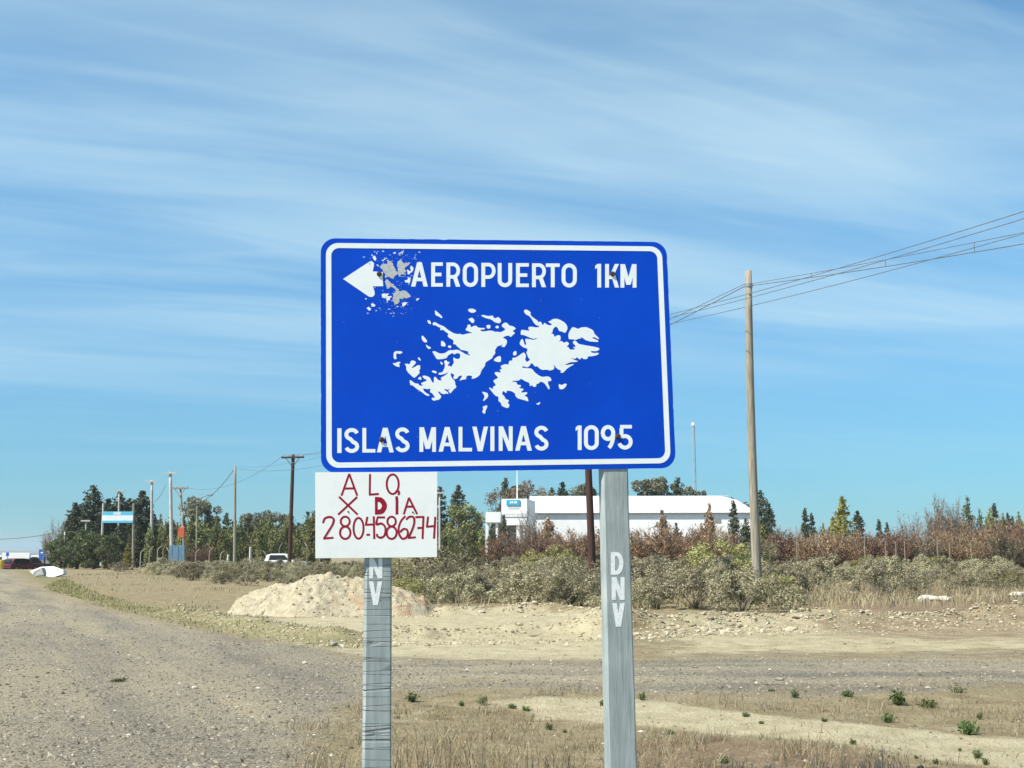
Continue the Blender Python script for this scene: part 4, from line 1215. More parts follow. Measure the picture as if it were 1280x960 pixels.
# planted in front of the building
for K, u, v, Y, wd, lb in ((cyp_dark[0], 630, 642, 99, .9, 'dark columnar cypress before the white porch block'), (cyp_dark[1], 615, 652, 98, .85, 'dark cypress in front of the flat white canopy'),
                           (cyp_rust[1], 685, 643, 99, 1.2, 'brown columnar cypress right of the bare trees before the building'), (cyp_rust[0], 888, 627, 97, .8, 'tall rust brown columnar cypress before the white warehouse wall'),
                           (cyp_rust[0], 829, 635, 97, .9, 'rust brown pointed cypress beside the grey sign post'), (cyp_rust[1], 878, 652, 96, .8, 'short rust brown cypress next to the tall rust one'),
                           (pineB, 918, 624, 99, .75, 'dark green pine before the right end of the white wall'), (cyp_dark[1], 933, 645, 98, 1.1, 'dark low conifer between the pine and the tall grey pole'),
                           (cyp_dark[0], 846, 652, 99, 1.1, 'dim conifer against the white warehouse wall'), (popl[0], 660, 628, 100, 1.0, 'bare thin tree standing before the white porch block'), (popl[0], 671, 634, 101, .8, 'bare slender sapling beside the bare thin tree at the porch')):
    tree(K, u, v, Y, lb, 'tree', None, wd)
# tamarisk hedge
def hedge(u0, u1, step, vlo, vhi, Y0, Y1, kits, label, group):
    u = u0
    while u < u1:
        Y = rnd.uniform(Y0, Y1)
        K = kits[rnd.randrange(len(kits))]
        ad = {id(tams[0]): 'bushy ', id(tams[1]): 'wide ', id(tams[2]): 'slim upright ', id(tams[3]): 'sparse ', id(tamg[0]): 'tan twiggy ', id(tamg[1]): 'grey leafy '}[id(K)]
        lb = ad + (label.replace('rust brown ', '').replace('reddish brown bare ', '') if K in tamg else label)
        tree(K, u, rnd.uniform(vlo, vhi), Y, lb, 'bush', group + ': ' + ad.strip(), rnd.uniform(.85, 1.15))
        u += step * rnd.uniform(.7, 1.3)
hedge(622, 752, 9, 654, 670, 90, 95, tams + tamg[:1], 'reddish brown bare tamarisk bush before the left half of the white building', 'tamarisks before the porch and wall')
hedge(790, 912, 9, 648, 666, 88, 95, tams, 'reddish brown bare tamarisk bush right of the grey sign post before the wall', 'tamarisks before the warehouse wall')
hedge(950, 1075, 11, 652, 664, 86, 95, tams + tamg, 'rust brown tamarisk bush in the hedge between tall pole and golden conifer', 'tamarisk hedge by the tall pole')
hedge(1080, 1330, 11, 648, 662, 86, 95, tams + tams + tamg, 'rust brown tamarisk bush in the long hedge below the bare poplars', 'tamarisk hedge below the poplars')
hedge(1190, 1330, 15, 640, 650, 96, 102, tams, 'taller rust brown tamarisk at the back of the hedge', 'back row tamarisks')
tree(gold, 1055, 619, 104, 'yellow green conifer rising out of the tamarisk hedge', 'conifer', None, .9)
tree(gold, 1043, 645, 106, 'low yellow green conifer leaning on the taller golden one', 'conifer', None, .9)
tree(pineA, 1074, 637, 108, 'dark pine beside the yellow green conifer', 'pine tree', None, .9)
for u, v in ((1008, 634), (1016, 640), (1246, 628), (1262, 640), (1100, 648), (1110, 652), (1268, 644)):
    tree(pineB, u, v, 128, 'small dark conifer tip poking above the tamarisk hedge', 'conifer', 'conifer tips above the hedge', .7)
tree(paleT, 1140, 637, 125, 'pale leafless round tree behind the tamarisk hedge', 'bare tree', None, 1.1)
for u, v in ((1160, 632), (1170, 612), (1179, 616), (1189, 622), (1198, 618), (1207, 626)):
    tree(popl[0], u, v, 120, 'tall bare poplar with upright branches behind the tamarisk hedge', 'poplar', 'bare poplars behind the hedge', .8)
for u, v, lb in ((1213, 618, 'green leafed poplar at the end of the bare poplars'), (1227, 634, 'small green poplar beside the green leafed poplar')):
    tree(popl[1], u, v, 118, lb, 'poplar', None, 1.1)
for u, v in ((1030, 652), (1256, 640), (1276, 638), (1240, 632)):
    tree(cyps[0], u, v, 116, 'yellow green cypress tip behind the tamarisk hedge', 'cypress tree', 'cypress tips behind the hedge', 1.0)

# ================================================================== THE WHITE BUILDING
BY = 112.0
bx0, bx1 = xg(663, BY), xg(943, BY)
zr, ze = zv(620.5, BY + 5), zv(641, BY)
bld = thing('warehouse', 'long low white warehouse with pale metal roof behind the tamarisks', 'building', ((bx0 + bx1) / 2, BY, 0), -.05)
ox = (bx0 + bx1) / 2
D_ = 10.0
MB().box((0, D_ / 2, ze / 2 - .05), (bx1 - bx0, D_, ze - .1)).build('wall', M['white_wall'], bld)
rx0, rx1 = bx0 - ox - .25, bx1 - ox + .25
hip = 1.75
npan = 16
roof = bpy.data.objects.new('roof', None); COL.objects.link(roof); roof.parent = bld
for i in range(npan):
    xa, xb = rx0 + (rx1 - rx0) * i / npan + .012, rx0 + (rx1 - rx0) * (i + 1) / npan - .012
    def top(x): 
        k_ = min(1.0, (rx1 - x) / hip)
        return k_
    for sgn in (0, 1):
        y0, y1 = (-.12, D_ / 2) if sgn == 0 else (D_ + .12, D_ / 2)
        ka, kb = top(xa), top(xb)
        dz = .012 * (i % 2)
        P = [(xa, y0, ze + dz), (xb, y0, ze + dz), (xb, y0 + (y1 - y0) * kb, ze + (zr - ze) * kb + dz), (xa, y0 + (y1 - y0) * ka, ze + (zr - ze) * ka + dz)]
        Q = [(p[0], p[1], p[2] - .05) for p in P]
        MB().add(P + Q, [(0, 1, 2, 3), (7, 6, 5, 4), (0, 4, 5, 1), (1, 5, 6, 2), (2, 6, 7, 3), (3, 7, 4, 0)]).build('roof_sheet', M['white_roof'], roof)
MB().add([(rx1, -.12, ze - .02), (rx1, D_ + .12, ze - .02), (rx1 - hip, D_ / 2, zr - .03)], [(0, 1, 2)]).build('hip_sheet', M['white_roof'], roof)
MB().tube([(rx0, D_ / 2, zr + .03), (rx1 - hip - .15, D_ / 2, zr + .01)], .03, 6).build('ridge_cap', M['white_roof'], roof)
MB().box(((rx0 + rx1) / 2, -.19, ze - .04), (rx1 - rx0, .10, .10)).build('gutter', M['steel'], bld)
bpy.data.objects.remove(roof) if False else None
for u_ in (897,):
    xw = xg(u_, BY) - ox
    MB().box((xw, -.02, zv(651, BY)), (.6, .06, .35)).build('vent', M['slab_grey'], bld)
# porch block with the blue name plate
PY = 106.0
pb = thing('porch_block', 'tall white front block with small cyan name plate and dark entrance', 'building', (xg(642, PY), PY, 0), -.16)
po = xg(642, PY)
pxl, pxr = xg(626.5, PY) - po, xg(659, PY) - po
pzt = zv(623.5, PY)
zl = zv(656.5, PY)
MB().box(((pxl + pxr) / 2, 2.6, (pzt + zl) / 2), (pxr - pxl, 5.2, pzt - zl)).build('wall', M['white_wall'], pb)
for xa, xb in ((pxl, pxl + .4), (xg(645.5, PY) - po, xg(649.5, PY) - po), (pxr - .35, pxr)):
    MB().box(((xa + xb) / 2, .4, zl / 2 - .02), (xb - xa, .7, zl - .04)).build('pillar', M['white_wall'], pb)
MB().box(((pxl + pxr) / 2, 2.9, zl / 2 - .03), (pxr - pxl - .6, 3.2, zl - .06)).build('recess_wall', M['slab_grey'], pb)
for xa in (pxl + .75, xg(652, PY) - po):
    MB().box((xa + .5, 1.22, 1.25), (1.0, .06, 2.3)).build('door', M['dark_glass'], pb)
plx0, plx1, plz0, plz1 = xg(633, PY) - po, xg(650, PY) - po, zv(631.5, PY), zv(625, PY)
pp = MB().box(((plx0 + plx1) / 2, -.06, (plz0 + plz1) / 2), (plx1 - plx0, .08, plz1 - plz0)).build('name_plate', M['cyan_paint'], pb)
for k_, (cx, wd) in enumerate(((-.22, .16), (-.05, .2), (.14, .12), (.28, .18))):
    MB().box(((plx0 + plx1) / 2 + cx, -.108, (plz0 + plz1) / 2 + .02 * (k_ % 2)), (wd * .7, .012, .17)).build('plate_lettering', M['sign_white'], pp)
MB().box(((plx0 + plx1) / 2 + .05, -.012, zv(635.5, PY)), (.95, .02, .1)).build('faded_lettering', noise_mat('faded', (.45, .47, .47), (.6, .62, .62), 12, .8), pb)
for k_ in range(9):
    xq = pxl + (pxr - pxl) * (k_ + .7) / 9.6
    MB().box((xq, -.03, zv(643, PY)), (.16, .05, .24)).build('relief_tile', M['white_roof'], pb)
MB().box(((pxl + pxr) / 2, -.04, zv(645.3, PY)), (pxr - pxl, .07, .07)).build('string_course', M['white_wall'], pb)
# canopy on thin posts, left of it
cn = thing('canopy', 'flat white canopy on thin posts left of the porch block', 'canopy', (xg(616, PY), PY, 0))
co = xg(616, PY)
cxl, cxr = xg(606.5, PY) - co, xg(626, PY) - co
MB().box(((cxl + cxr) / 2, 1.6, (zv(640, PY) + zv(653, PY)) / 2), (cxr - cxl - .06, 3.6, zv(640, PY) - zv(653, PY))).build('fascia', M['white_wall'], cn)
for xa, ya in ((cxl + .12, .1), (cxl + .12, 3.0), (xg(621, PY) - co, .1)):
    MB().box((xa, ya, zv(653, PY) / 2 - .05), (.2, .2, zv(653, PY))).build('post', M['white_wall'], cn)
# flag mast on the roof and radio mast behind
fm = thing('roof_mast', 'thin white mast standing on the porch block roof', 'mast', (xg(646.5, PY + 3), PY + 3, pzt))
MB().tube([(0, 0, 0), (0, 0, zv(572, PY + 3) - pzt)], [.05, .03], 6).build('mast', M['sign_white'], fm)
ry_ = 190.0
rm_ = thing('radio_mast', 'slender lattice radio mast behind the white roof', 'mast', (xg(870, ry_), ry_, 0))
hz_ = zv(531, ry_)
mb = MB()
for k_ in range(3):
    a = k_ * 2.094
    mb.tube([(.28 * math.cos(a), .28 * math.sin(a), 0), (.2 * math.cos(a), .2 * math.sin(a), hz_)], .05, 5)
mb.build('mast_tube', M['insulator'], rm_)
mb = MB()
for k_ in range(40):
    a = k_ * 2.094; z_ = hz_ * k_ / 40
    mb.tube([(.26 * math.cos(a), .26 * math.sin(a), z_), (.26 * math.cos(a + 2.094), .26 * math.sin(a + 2.094), z_ + hz_ / 40)], .03, 4)
lat = mb.build('lattice', M['insulator'], rm_); lat['kind'] = 'stuff'
MB().tube([(0, 0, hz_ - .1), (0, 0, hz_ + .35)], [.3, .22], 8).build('beacon', M['sign_white'], rm_)

# ================================================================== POLES AND CABLES
def pole(name, label, utop, ubase, vtop, Y, r0, r1, m_, arm=None, arm_dz=.25, cat='utility pole', group=None, bow=0.0, ins=True, rz=0.0):
    xb_, zt = xg(ubase, Y), zv(vtop, Y, utop)
    xt = float(at(utop, vtop, Y)[0]) - xb_
    g_ = gz(xb_, Y)
    o = thing(name, label, cat, (xb_, Y, g_), 0, group)
    pts = []
    for i in range(9):
        s_ = i / 8
        pts.append((xt * s_ + bow * math.sin(math.pi * s_), 0, -.4 + (zt - g_ + .4) * s_))
    MB().tube(pts, [r0 + (r1 - r0) * i / 8 for i in range(9)], 12).build('pole', m_, o, smooth=True)
    if arm:
        Mz = Matrix.Rotation(rz, 4, 'Z').to_3x3()
        ca = MB().box((xt, -r1 - .06, zt - g_ - arm_dz), (arm, .11, .14), Mz).build('crossarm', m_, o)
        if ins:
            for f_ in (-.46, -.18, .22, .46):
                p = Mz @ Vector((f_ * arm, 0, 0))
                MB().tube([(xt + p.x, -r1 - .06 + p.y, zt - g_ - arm_dz + .06), (xt + p.x, -r1 - .06 + p.y, zt - g_ - arm_dz + .15), (xt + p.x, -r1 - .06 + p.y, zt - g_ - arm_dz + .22)], [.03, .06, .03], 8).build('insulator', M['insulator'], ca)
            for sg in (-1, 1):
                p = Mz @ Vector((sg * arm * .3, 0, 0))
                MB().tube([(xt + p.x, -r1 - .05 + p.y, zt - g_ - arm_dz - .05), (xt, -r1 - .02, zt - g_ - arm_dz - .75)], .025, 5).build('brace', m_, ca)
    return o, np.array([xb_ + xt, Y, zt])
p_big, T_big = pole('utility_pole', 'tall weathered grey timber utility pole with cable at its top', 935.3, 946.5, 338.5, 32.5, .135, .095, M['pole_wood'], None, bow=-.05)
P_bigc = T_big + np.array([0, 0, -.38])
MB().tube([(T_big[0] - p_big.location.x, -.16, 8.35), (T_big[0] - p_big.location.x, .16, 8.35)], .025, 6).build('cable_hook', M['steel'], p_big)
mb = MB()
zc_ = T_big[2] - .42 - p_big.location.z
xq = T_big[0] - p_big.location.x
mb.tube([(xq, 0, zc_ - .05), (xq, 0, zc_ + .05)], .112, 12)
mb.build('strap', M['steel'], p_big)
p_dk, T_dk = pole('utility_pole', 'dark brown timber utility pole rising behind the blue sign', 729, 741.5, 420, 42, .135, .105, M['pole_dark'], 2.0, rz=-.35)
p_fd, T_fd = pole('utility_pole', 'dark brown timber utility pole with wide crossarm beside the white car', 366.5, 362, 568, 94, .17, .13, M['pole_dark'], 1.85, rz=-.2)
p_gr, T_gr = pole('utility_pole', 'plain grey timber pole without crossarm before the windbreak', 294, 294, 582.5, 104, .14, .10, M['pole_wood'])
p_l1, T_l1 = pole('utility_pole', 'tall pale concrete pole with small crossarm beside the blue metal sheets', 213, 216, 590, 112, .19, .14, M['pole_concrete'], 1.3, .12, ins=False)
p_l2, T_l2 = pole('utility_pole', 'pale concrete pole with short crossarm between billboard and blue metal sheets', 190, 190, 600.5, 122, .17, .12, M['pole_concrete'], 1.2, .12, ins=False)
p_fl, T_fl = pole('utility_pole', 'thin cream pole with small crossarm passing the flag coloured billboard', 149, 148.5, 612, 128, .13, .09, M['pole_concrete'], 1.3, .12, ins=False)
p_tl, T_tl = pole('utility_pole', 'grey pole with crossarm of the leaning pair by the orange box', 225.5, 233, 608.5, 110, .13, .09, M['pole_wood'], 1.5, .15)
p_ts, T_ts = pole('utility_pole', 'leaning bare pole of the pair that carries the orange box', 228, 232, 640, 109.5, .12, .09, M['pole_wood'])
pole('lamp_post', 'thin lamp post with dark arm among the cypresses of the windbreak', 246.5, 246, 625, 113, .09, .07, M['pole_wood'], None, cat='lamp post')
lp = bpy.data.objects['lamp_post']
zt = zv(625, 113)
MB().tube([(0, 0, zt - .2), (.4, -.1, zt + .3), (1.0, -.2, zt + .45)], .05, 6).build('lamp_arm', M['pole_wood'], lp)
MB().box((1.1, -.2, zt + .43), (.5, .22, .12)).build('lamp_head', M['steel'], lp)
pole('utility_pole', 'thin cream pole with short crossarm left of the willow', 549.5, 550, 615, 105, .10, .08, M['pole_concrete'], .9, .08, ins=False)
pole('utility_pole', 'thin cream pole standing inside the dark juniper trees', 81, 81.5, 665, 113, .09, .07, M['pole_concrete'])
pole('street_lamp', 'small pole with short crossarm above the juniper trees', 107.5, 107.5, 650, 118, .08, .06, M['pole_concrete'], .9, .08, ins=False, cat='street lamp')
pole('utility_pole', 'thin dark pole standing by the parked vehicles and blue hoarding', 56.5, 56.5, 673, 150, .12, .09, M['pole_dark'])
tk = thing('orange_box', 'bright orange box fixed high on the leaning pole pair', 'box', (xg(226, 109), 109.0, zv(672.5, 109)))
MB().box((.12, -.15, .5), (.46, .42, 1.0)).build('box_body', M['orange'], tk, bevel=.05)
MB().box((-.2, -.12, .55), (.12, .36, .75)).build('side_fin', M['orange'], tk)
MB().tube([(.1, -.15, 1.0), (.1, -.15, 1.12)], [.1, .06], 8).build('bushing', M['insulator'], tk)
# cables
def cable(name, label, a, b, sag, r_=.011, group=None, n=28, cat='cable'):
    a, b = np.array(a, float), np.array(b, float)
    pts = []
    for i in range(n + 1):
        s_ = i / n
        p = a + (b - a) * s_
        p[2] -= 4 * sag * s_ * (1 - s_)
        pts.append(p)
    o = a.copy()
    mb = MB().tube([tuple(p - o) for p in pts], r_, 5)
    ob = mb.build(name, M['cable'], None, tuple(o))
    tag(ob, label, cat, group)
    return pts
dirv = (T_dk - T_fd) / np.linalg.norm((T_dk - T_fd)[:2])
nxt_dk = T_dk + np.array([21.0, -56.0, -.3])
pr = np.array([math.cos(-.35), math.sin(-.35), 0])
pr2 = np.array([math.cos(-.2), math.sin(-.2), 0])
for f_ in (-.92, -.36, .92):
    zo = np.array([0, 0, -.05])
    cable('power_cable', 'bare power cable slung from the dark pole behind the sign to the right', T_dk + pr * f_ + zo, nxt_dk + pr * f_ + zo, 1.35, .0085, 'power cables right of the sign', 40)
    cable('power_cable', 'thin power cable between the two dark brown poles', T_fd + pr2 * f_ + zo, T_dk + pr * f_ + zo, 1.1, .011, 'power cables between dark poles')
nxt_bg = P_bigc + np.array([33.0, -76.0, 0])
pts1 = cable('telephone_cable', 'messenger wire with hooks from the tall grey pole to the right', P_bigc, nxt_bg, 2.3, .008, None, 60)
pts2 = cable('telephone_cable', 'slack twisted cable hung below the messenger wire right of the tall pole', P_bigc + np.array([0, 0, -.05]), nxt_bg + np.array([0, 0, -.05]), 2.75, .011, None, 60)
for k_ in range(2, 16, 2):
    p, q = pts1[k_ // 1], pts2[k_ // 1]
    o = MB().tube([(0, 0, 0), tuple(q - p)], .008, 4).build('cable_hanger', M['cable'], None, tuple(p))
    tag(o, 'small hanger joining messenger wire and slack cable right of the tall pole', 'hanger', 'cable hangers')
cable('telephone_cable', 'cable from the tall grey pole back to the plain grey pole', P_bigc, T_gr + np.array([0, 0, -.2]), 1.9, .013)
cable('telephone_cable', 'second thinner cable from the tall grey pole to the plain grey pole', P_bigc + np.array([0, 0, .06]), T_gr + np.array([0, 0, -.1]), 1.4, .009)
cable('telephone_cable', 'cable falling from the plain grey pole to the leaning pole pair', T_gr + np.array([0, 0, -.15]), T_tl + np.array([0, 0, -1.6]), 1.1, .03)
cable('power_cable', 'thin cable from the crossarm of the leaning pair to the dark pole', T_tl + np.array([.6, 0, -.1]), T_fd + np.array([-.8, 0, -.1]), 1.0, .014)
cable('power_cable', 'cable between the two pale concrete poles', T_l1 + np.array([-.4, 0, -1.2]), T_l2 + np.array([0, 0, -2.2]), .5, .02)
cable('power_cable', 'thin cable leaving the pine grove towards the far vehicles', at(65, 667, 128), at(-40, 673, 145), .3, .04)

# ================================================================== BILLBOARD, FENCE POSTS, VEHICLES
FY = 118.0
fb = thing('flag_billboard', 'long billboard in light blue and white flag stripes on two tall posts', 'billboard', (xg(145, FY), FY, 0))
fo = xg(145, FY)
fx0, fx1 = xg(126, FY) - fo, xg(164.5, FY) - fo
z1, z2, z3, z4 = zv(653.6, FY), zv(650.8, FY), zv(644.2, FY), zv(639.4, FY)
MB().tube([(fx0 + .05, .12, -.4), (fx0 - .02, .12, zv(629, FY))], [.13, .10], 8).build('post', M['pole_concrete'], fb)
MB().tube([(fx1 + .18, .12, -.4), (fx1 - .05, .12, zv(629, FY))], [.15, .11], 8).build('post', M['pole_wood'], fb)
MB().box(((fx0 + fx1) / 2, 0, (z1 + z2) / 2), (fx1 - fx0, .06, z2 - z1)).build('lower_blue_stripe', M['flag_blue'], fb)
MB().box(((fx0 + fx1) / 2, 0, (z2 + z3) / 2), (fx1 - fx0, .064, z3 - z2)).build('white_stripe', M['flag_white'], fb)
us_ = MB().box(((fx0 + fx1) / 2, 0, (z3 + z4) / 2), (fx1 - fx0, .06, z4 - z3)).build('upper_blue_stripe', M['flag_blue'], fb)
MB().box((xg(144.5, FY) - fo, -.036, (z3 + z4) / 2), (.75, .012, (z4 - z3) * .8)).build('pale_lettering', noise_mat('pale_print', (.38, .62, .74), (.66, .78, .84), 9, .6), us_)
# concrete fence posts with bent tops
fpk = [(187, 683), (197, 682), (204, 681), (211, 684), (262, 684), (276, 688), (349, 679), (384, 678), (245, 686), (176, 686), (312, 687), (332, 688), (400, 682)]
pr_o = None
for i, (u, v) in enumerate(fpk):
    Y = 104 + (i % 3)
    x = xg(u, Y)
    h_ = zv(v, Y)
    if pr_o is None:
        fp = thing('fence_post', '', None, (x, Y, 0))
        fs = MB().tube([(0, 0, -.3), (0, 0, 1.85), (.1, 0, 2.05), (.34, -.1, 2.3)], [.05, .045, .04, .03], 4).build('post_shaft', M['pole_wood'], fp)
        KIDS[fp.name] = [fs]
        pr_o = fp
    else: fp = copy_thing(pr_o, (x, Y, 0))
    fp.scale = (1, 1, h_ / 2.3)
    fp.rotation_euler = (0, 0, (0, .4, -.3, 2.8)[i % 4])
    tag(fp, 'pale concrete fence post with bent top before the windbreak', 'fence post', 'concrete fence posts')
# thin pickets by the right hedge
pk0 = None
for i, (u, v) in enumerate(((1081, 671), (1107, 676), (1131, 676), (1172, 673), (1187, 679), (1214, 678), (996, 658), (1120, 677))):
    Y = 84.0; x = xg(u, Y); h_ = zv(v, Y)
    if pk0 is None:
        pk0 = thing('fence_picket', '', None, (x, Y, 0))
        KIDS[pk0.name] = [MB().box((0, 0, .8), (.055, .055, 1.8), None, .85).build('picket_shaft', M['pole_wood'], pk0)]
        q = pk0
    else: q = copy_thing(pk0, (x, Y, 0))
    q.scale = (1, 1, max(.4, h_) / 1.7)
    tag(q, 'thin pale fence picket in front of the tamarisk hedge', 'fence post', 'pickets at the hedge')
bs = thing('corrugated_sheets', 'blue grey corrugated metal sheets leaning beside the pale concrete pole', 'metal sheets', (xg(221, 107), 107, 0))
for k_ in range(5):
    MB().box((-.55 + k_ * .27, .03 * (k_ % 2), .95), (.25, .04, 2.3 + .1 * (k_ % 2))).build('sheet', M['steel_blue'], bs)
# white boundary marker
for u, v, Y, lb in ((285.5, 693, 98, 'short white marker post in the scrub before the windbreak'), (313, 684, 100, 'pale stake leaning in the scrub beside the white car')):
    o = thing('marker_post', lb, 'marker post', (xg(u, Y), Y, 0))
    MB().tube([(0, 0, -.2), (0, 0, zv(v, Y) - .05), (0, 0, zv(v, Y))], [.11, .1, .06], 4).build('post_shaft', M['pole_concrete'], o)

def car(label, loc, rz, body_m, Lc=4.2, Wc=1.72, Hc=1.45, cat='car', pickup=False):
    o = thing('parked_car', label, cat, loc, rz)
    h1 = Hc * .58
    if pickup:
        lower = [(-.5, .2), (.5, .2), (.5, .5), (.46, .56), (.2, .6), (-.5, .58)]
        cab = [(-.08, .56), (.26, .56), (.14, .97), (.02, 1.0), (-.05, .97)]
    else:
        lower = [(-.5, .22), (.49, .22), (.5, .42), (.46, .54), (.2, .60), (-.46, .60), (-.5, .50)]
        cab = [(-.44, .58), (.24, .58), (.08, .97), (-.05, 1.0), (-.28, .99), (-.38, .93)]
    MB().prism([(x * Lc, z * Hc) for x, z in lower], -Wc / 2, Wc / 2).build('body', body_m, o, bevel=.05)
    cb = MB().prism([(x * Lc, z * Hc) for x, z in cab], -Wc * .44, Wc * .44).build('cabin', body_m, o, bevel=.05)
    xs = [c_[0] for c_ in cab]
    x0, x1 = min(xs) * Lc + .25, max(xs) * Lc - .35
    for sg in (-1, 1):
        MB().prism([(x0 + .1, .62 * Hc), (x1, .62 * Hc), (x1 - .38, .91 * Hc), (x0 + .22, .91 * Hc)], sg * Wc * .435, sg * (Wc * .44 + .012)).build('side_window', M['dark_glass'], cb)
    a_, b_ = cab[1], cab[2]
    MB().add([((a_[0] - .012) * Lc + .06, -Wc * .38, .63 * Hc), ((a_[0] - .012) * Lc + .06, Wc * .38, .63 * Hc), (b_[0] * Lc + .09, Wc * .36, .93 * Hc), (b_[0] * Lc + .09, -Wc * .36, .93 * Hc)], [(0, 1, 2, 3)]).build('windscreen', M['dark_glass'], cb)
    MB().box((cab[0][0] * Lc - .0, 0, .78 * Hc), (.06, Wc * .7, .22 * Hc), Matrix.Rotation(.15, 3, 'Y')).build('rear_window', M['dark_glass'], cb)
    for sx in (-.31, .31):
        for sg in (-1, 1):
            wl = MB().tube([(sx * Lc, sg * (Wc / 2 - .2), .31), (sx * Lc, sg * (Wc / 2 + .01), .31)], .31, 16).build('wheel', M['tyre'], o)
            MB().tube([(sx * Lc, sg * (Wc / 2 + .005), .31), (sx * Lc, sg * (Wc / 2 + .02), .31)], .18, 12).build('rim', M['steel'], wl)
    for sg in (-1, 1):
        MB().box((.485 * Lc, sg * Wc * .36, .47 * Hc), (.12, .3, .12)).build('headlight', M['insulator'], o)
        MB().box((-.495 * Lc, sg * Wc * .38, .5 * Hc), (.06, .2, .16)).build('tail_light', M['car_red'], o)
    return o
car('white hatchback half hidden by scrub beside the dark crossarm pole', (xg(356, 101), 101, 0), 0, M['car_white'], 3.5, 1.65, 1.38)
VY = 128.0
car('dark red car parked behind the white slab', (xg(27, 138), 138, gz(xg(27, 138), 138)), R(62), M['car_red'])
car('dark pickup truck parked between the red car and the white slab', (xg(40, 146), 146, gz(xg(40, 146), 146)), R(25), M['car_dark'], 4.9, 1.8, 1.75, 'pickup truck', True)
def box_truck(label, loc, rz, ln, hh_):
    o = thing('box_truck', label, 'truck', loc, rz)
    MB().box((-.8, 0, .75 + hh_ / 2), (ln - 1.9, 2.2, hh_)).build('cargo_box', M['car_white'], o, bevel=.04)
    cb = MB().prism([(ln / 2 - 1.72, .5), (ln / 2, .5), (ln / 2, 1.4), (ln / 2 - .35, 2.35), (ln / 2 - 1.72, 2.4)], -1.0, 1.0).build('cab', M['car_white'], o, bevel=.05)
    for sg in (-1, 1):
        MB().prism([(ln / 2 - 1.4, 1.4), (ln / 2 - .2, 1.4), (ln / 2 - .5, 2.1), (ln / 2 - 1.4, 2.15)], sg * .995, sg * 1.012).build('side_window', M['dark_glass'], cb)
    MB().add([(ln / 2 + .01, -.85, 1.42), (ln / 2 + .01, .85, 1.42), (ln / 2 - .31, .82, 2.28), (ln / 2 - .31, -.82, 2.28)], [(0, 1, 2, 3)]).build('windscreen', M['dark_glass'], cb)
    MB().box((-.4, 0, .62), (ln - 1.2, 1.0, .2)).build('chassis', M['car_dark'], o)
    for sx in (-ln * .3, ln * .32):
        for sg in (-1, 1):
            MB().tube([(sx, sg * .8, .42), (sx, sg * 1.06, .42)], .42, 16).build('wheel', M['tyre'], o)
box_truck('white box truck with tall cargo body parked far beyond the red car', (xg(30, 190), 190, gz(xg(30, 190), 190)), 0, 6.2, 2.0)
box_truck('small white delivery truck far beyond the red car next to the taller truck', (xg(17, 200), 200, gz(xg(17, 200), 200)), R(180), 4.8, 1.25)
o = thing('blue_hoarding', 'bright blue hoarding with pale marks far behind the white slab', 'hoarding', (xg(56, 160), 160, gz(xg(56, 160), 160)))
MB().box((0, 0, zv(697.5, 160) + 1.0), (1.5, .12, 1.35)).build('board', M['blue_paint'], o)
for a_, c_, wd in ((-.35, .25, .3), (.25, -.05, .45), (.45, .35, .25), (.05, .4, .2)):
    MB().box((a_, -.07, zv(697.5, 160) + 1.0 + c_), (wd, .02, .16)).build('pale_mark', M['sign_white'], o)
for a_ in (-.6, .6): MB().box((a_, .02, 1.0), (.1, .1, 2.2)).build('leg', M['steel'], o)
MB().box((.0, .3, .95), (1.7, .3, .9)).build('white_base', M['car_white'], o)
o = thing('small_blue_sign', 'small blue sign on a thin post beside the far white trucks', 'sign', (xg(9.5, 175), 175, gz(xg(9.5, 175), 175)))
MB().box((0, 0, zv(692.5, 175) + 1.1), (.42, .05, .55)).build('sign_plate', M['blue_paint'], o)
MB().tube([(0, .05, -.2), (0, .05, zv(692.5, 175) + 1.1)], .05, 6).build('post', M['steel'], o)
o = thing('yellow_barrel', 'yellow drum standing at the edge of the gravel by the far trucks', 'barrel', (xg(2, 120), 120, gz(xg(2, 120), 120)))
MB().tube([(0, 0, 0), (0, 0, .02), (0, 0, .45), (0, 0, .47), (0, 0, .9), (0, 0, .95)], [.27, .3, .3, .32, .3, .27], 14).build('drum', M['yellow'], o)
# white faceted slab lying on the verge
SY = 70.0
sx0 = xg(59, SY)
ws = thing('white_slab', 'white angular slab with grey shade coloured face lying on the grassy verge', 'slab', (sx0, SY, 0))
f_ = 1 / (F_PX / SY)
def sq(u, v, y): 
    p = at(u, v, SY + y)
    return (p[0] - sx0, y, max(p[2], -.1))
A_ = [sq(37, 714, 0), sq(51.5, 708.5, .5), sq(67, 707.8, .7), sq(79, 712, .5), sq(79, 717.5, .3), sq(66, 721.5, -.2), sq(55, 720, -.3), sq(41, 717.5, -.1)]
B_ = [(p[0] * .9, p[1] + .8, max(-.1, p[2] * .8)) for p in A_]
n = 8
Fs = [tuple(range(n))[::-1], tuple(range(n, 2 * n))] + [(i, (i + 1) % n, n + (i + 1) % n, n + i) for i in range(n)]
MB().add(A_ + B_, Fs).build('slab_body', M['tarp'], ws)
C_ = [sq(41.5, 715, -.45), sq(51.8, 709.7, -.1), sq(54.8, 718.5, -.5), sq(42, 720.5, -.6)]  # shaded left side of the slab, its shade put into a grey colour
D__ = [(p[0], p[1] + .6, p[2] * .97) for p in C_]
MB().add(C_ + D__, [(3, 2, 1, 0), (4, 5, 6, 7), (0, 1, 5, 4), (1, 2, 6, 5), (2, 3, 7, 6), (3, 0, 4, 7)]).build('shade_grey_face', M['slab_grey'], ws)

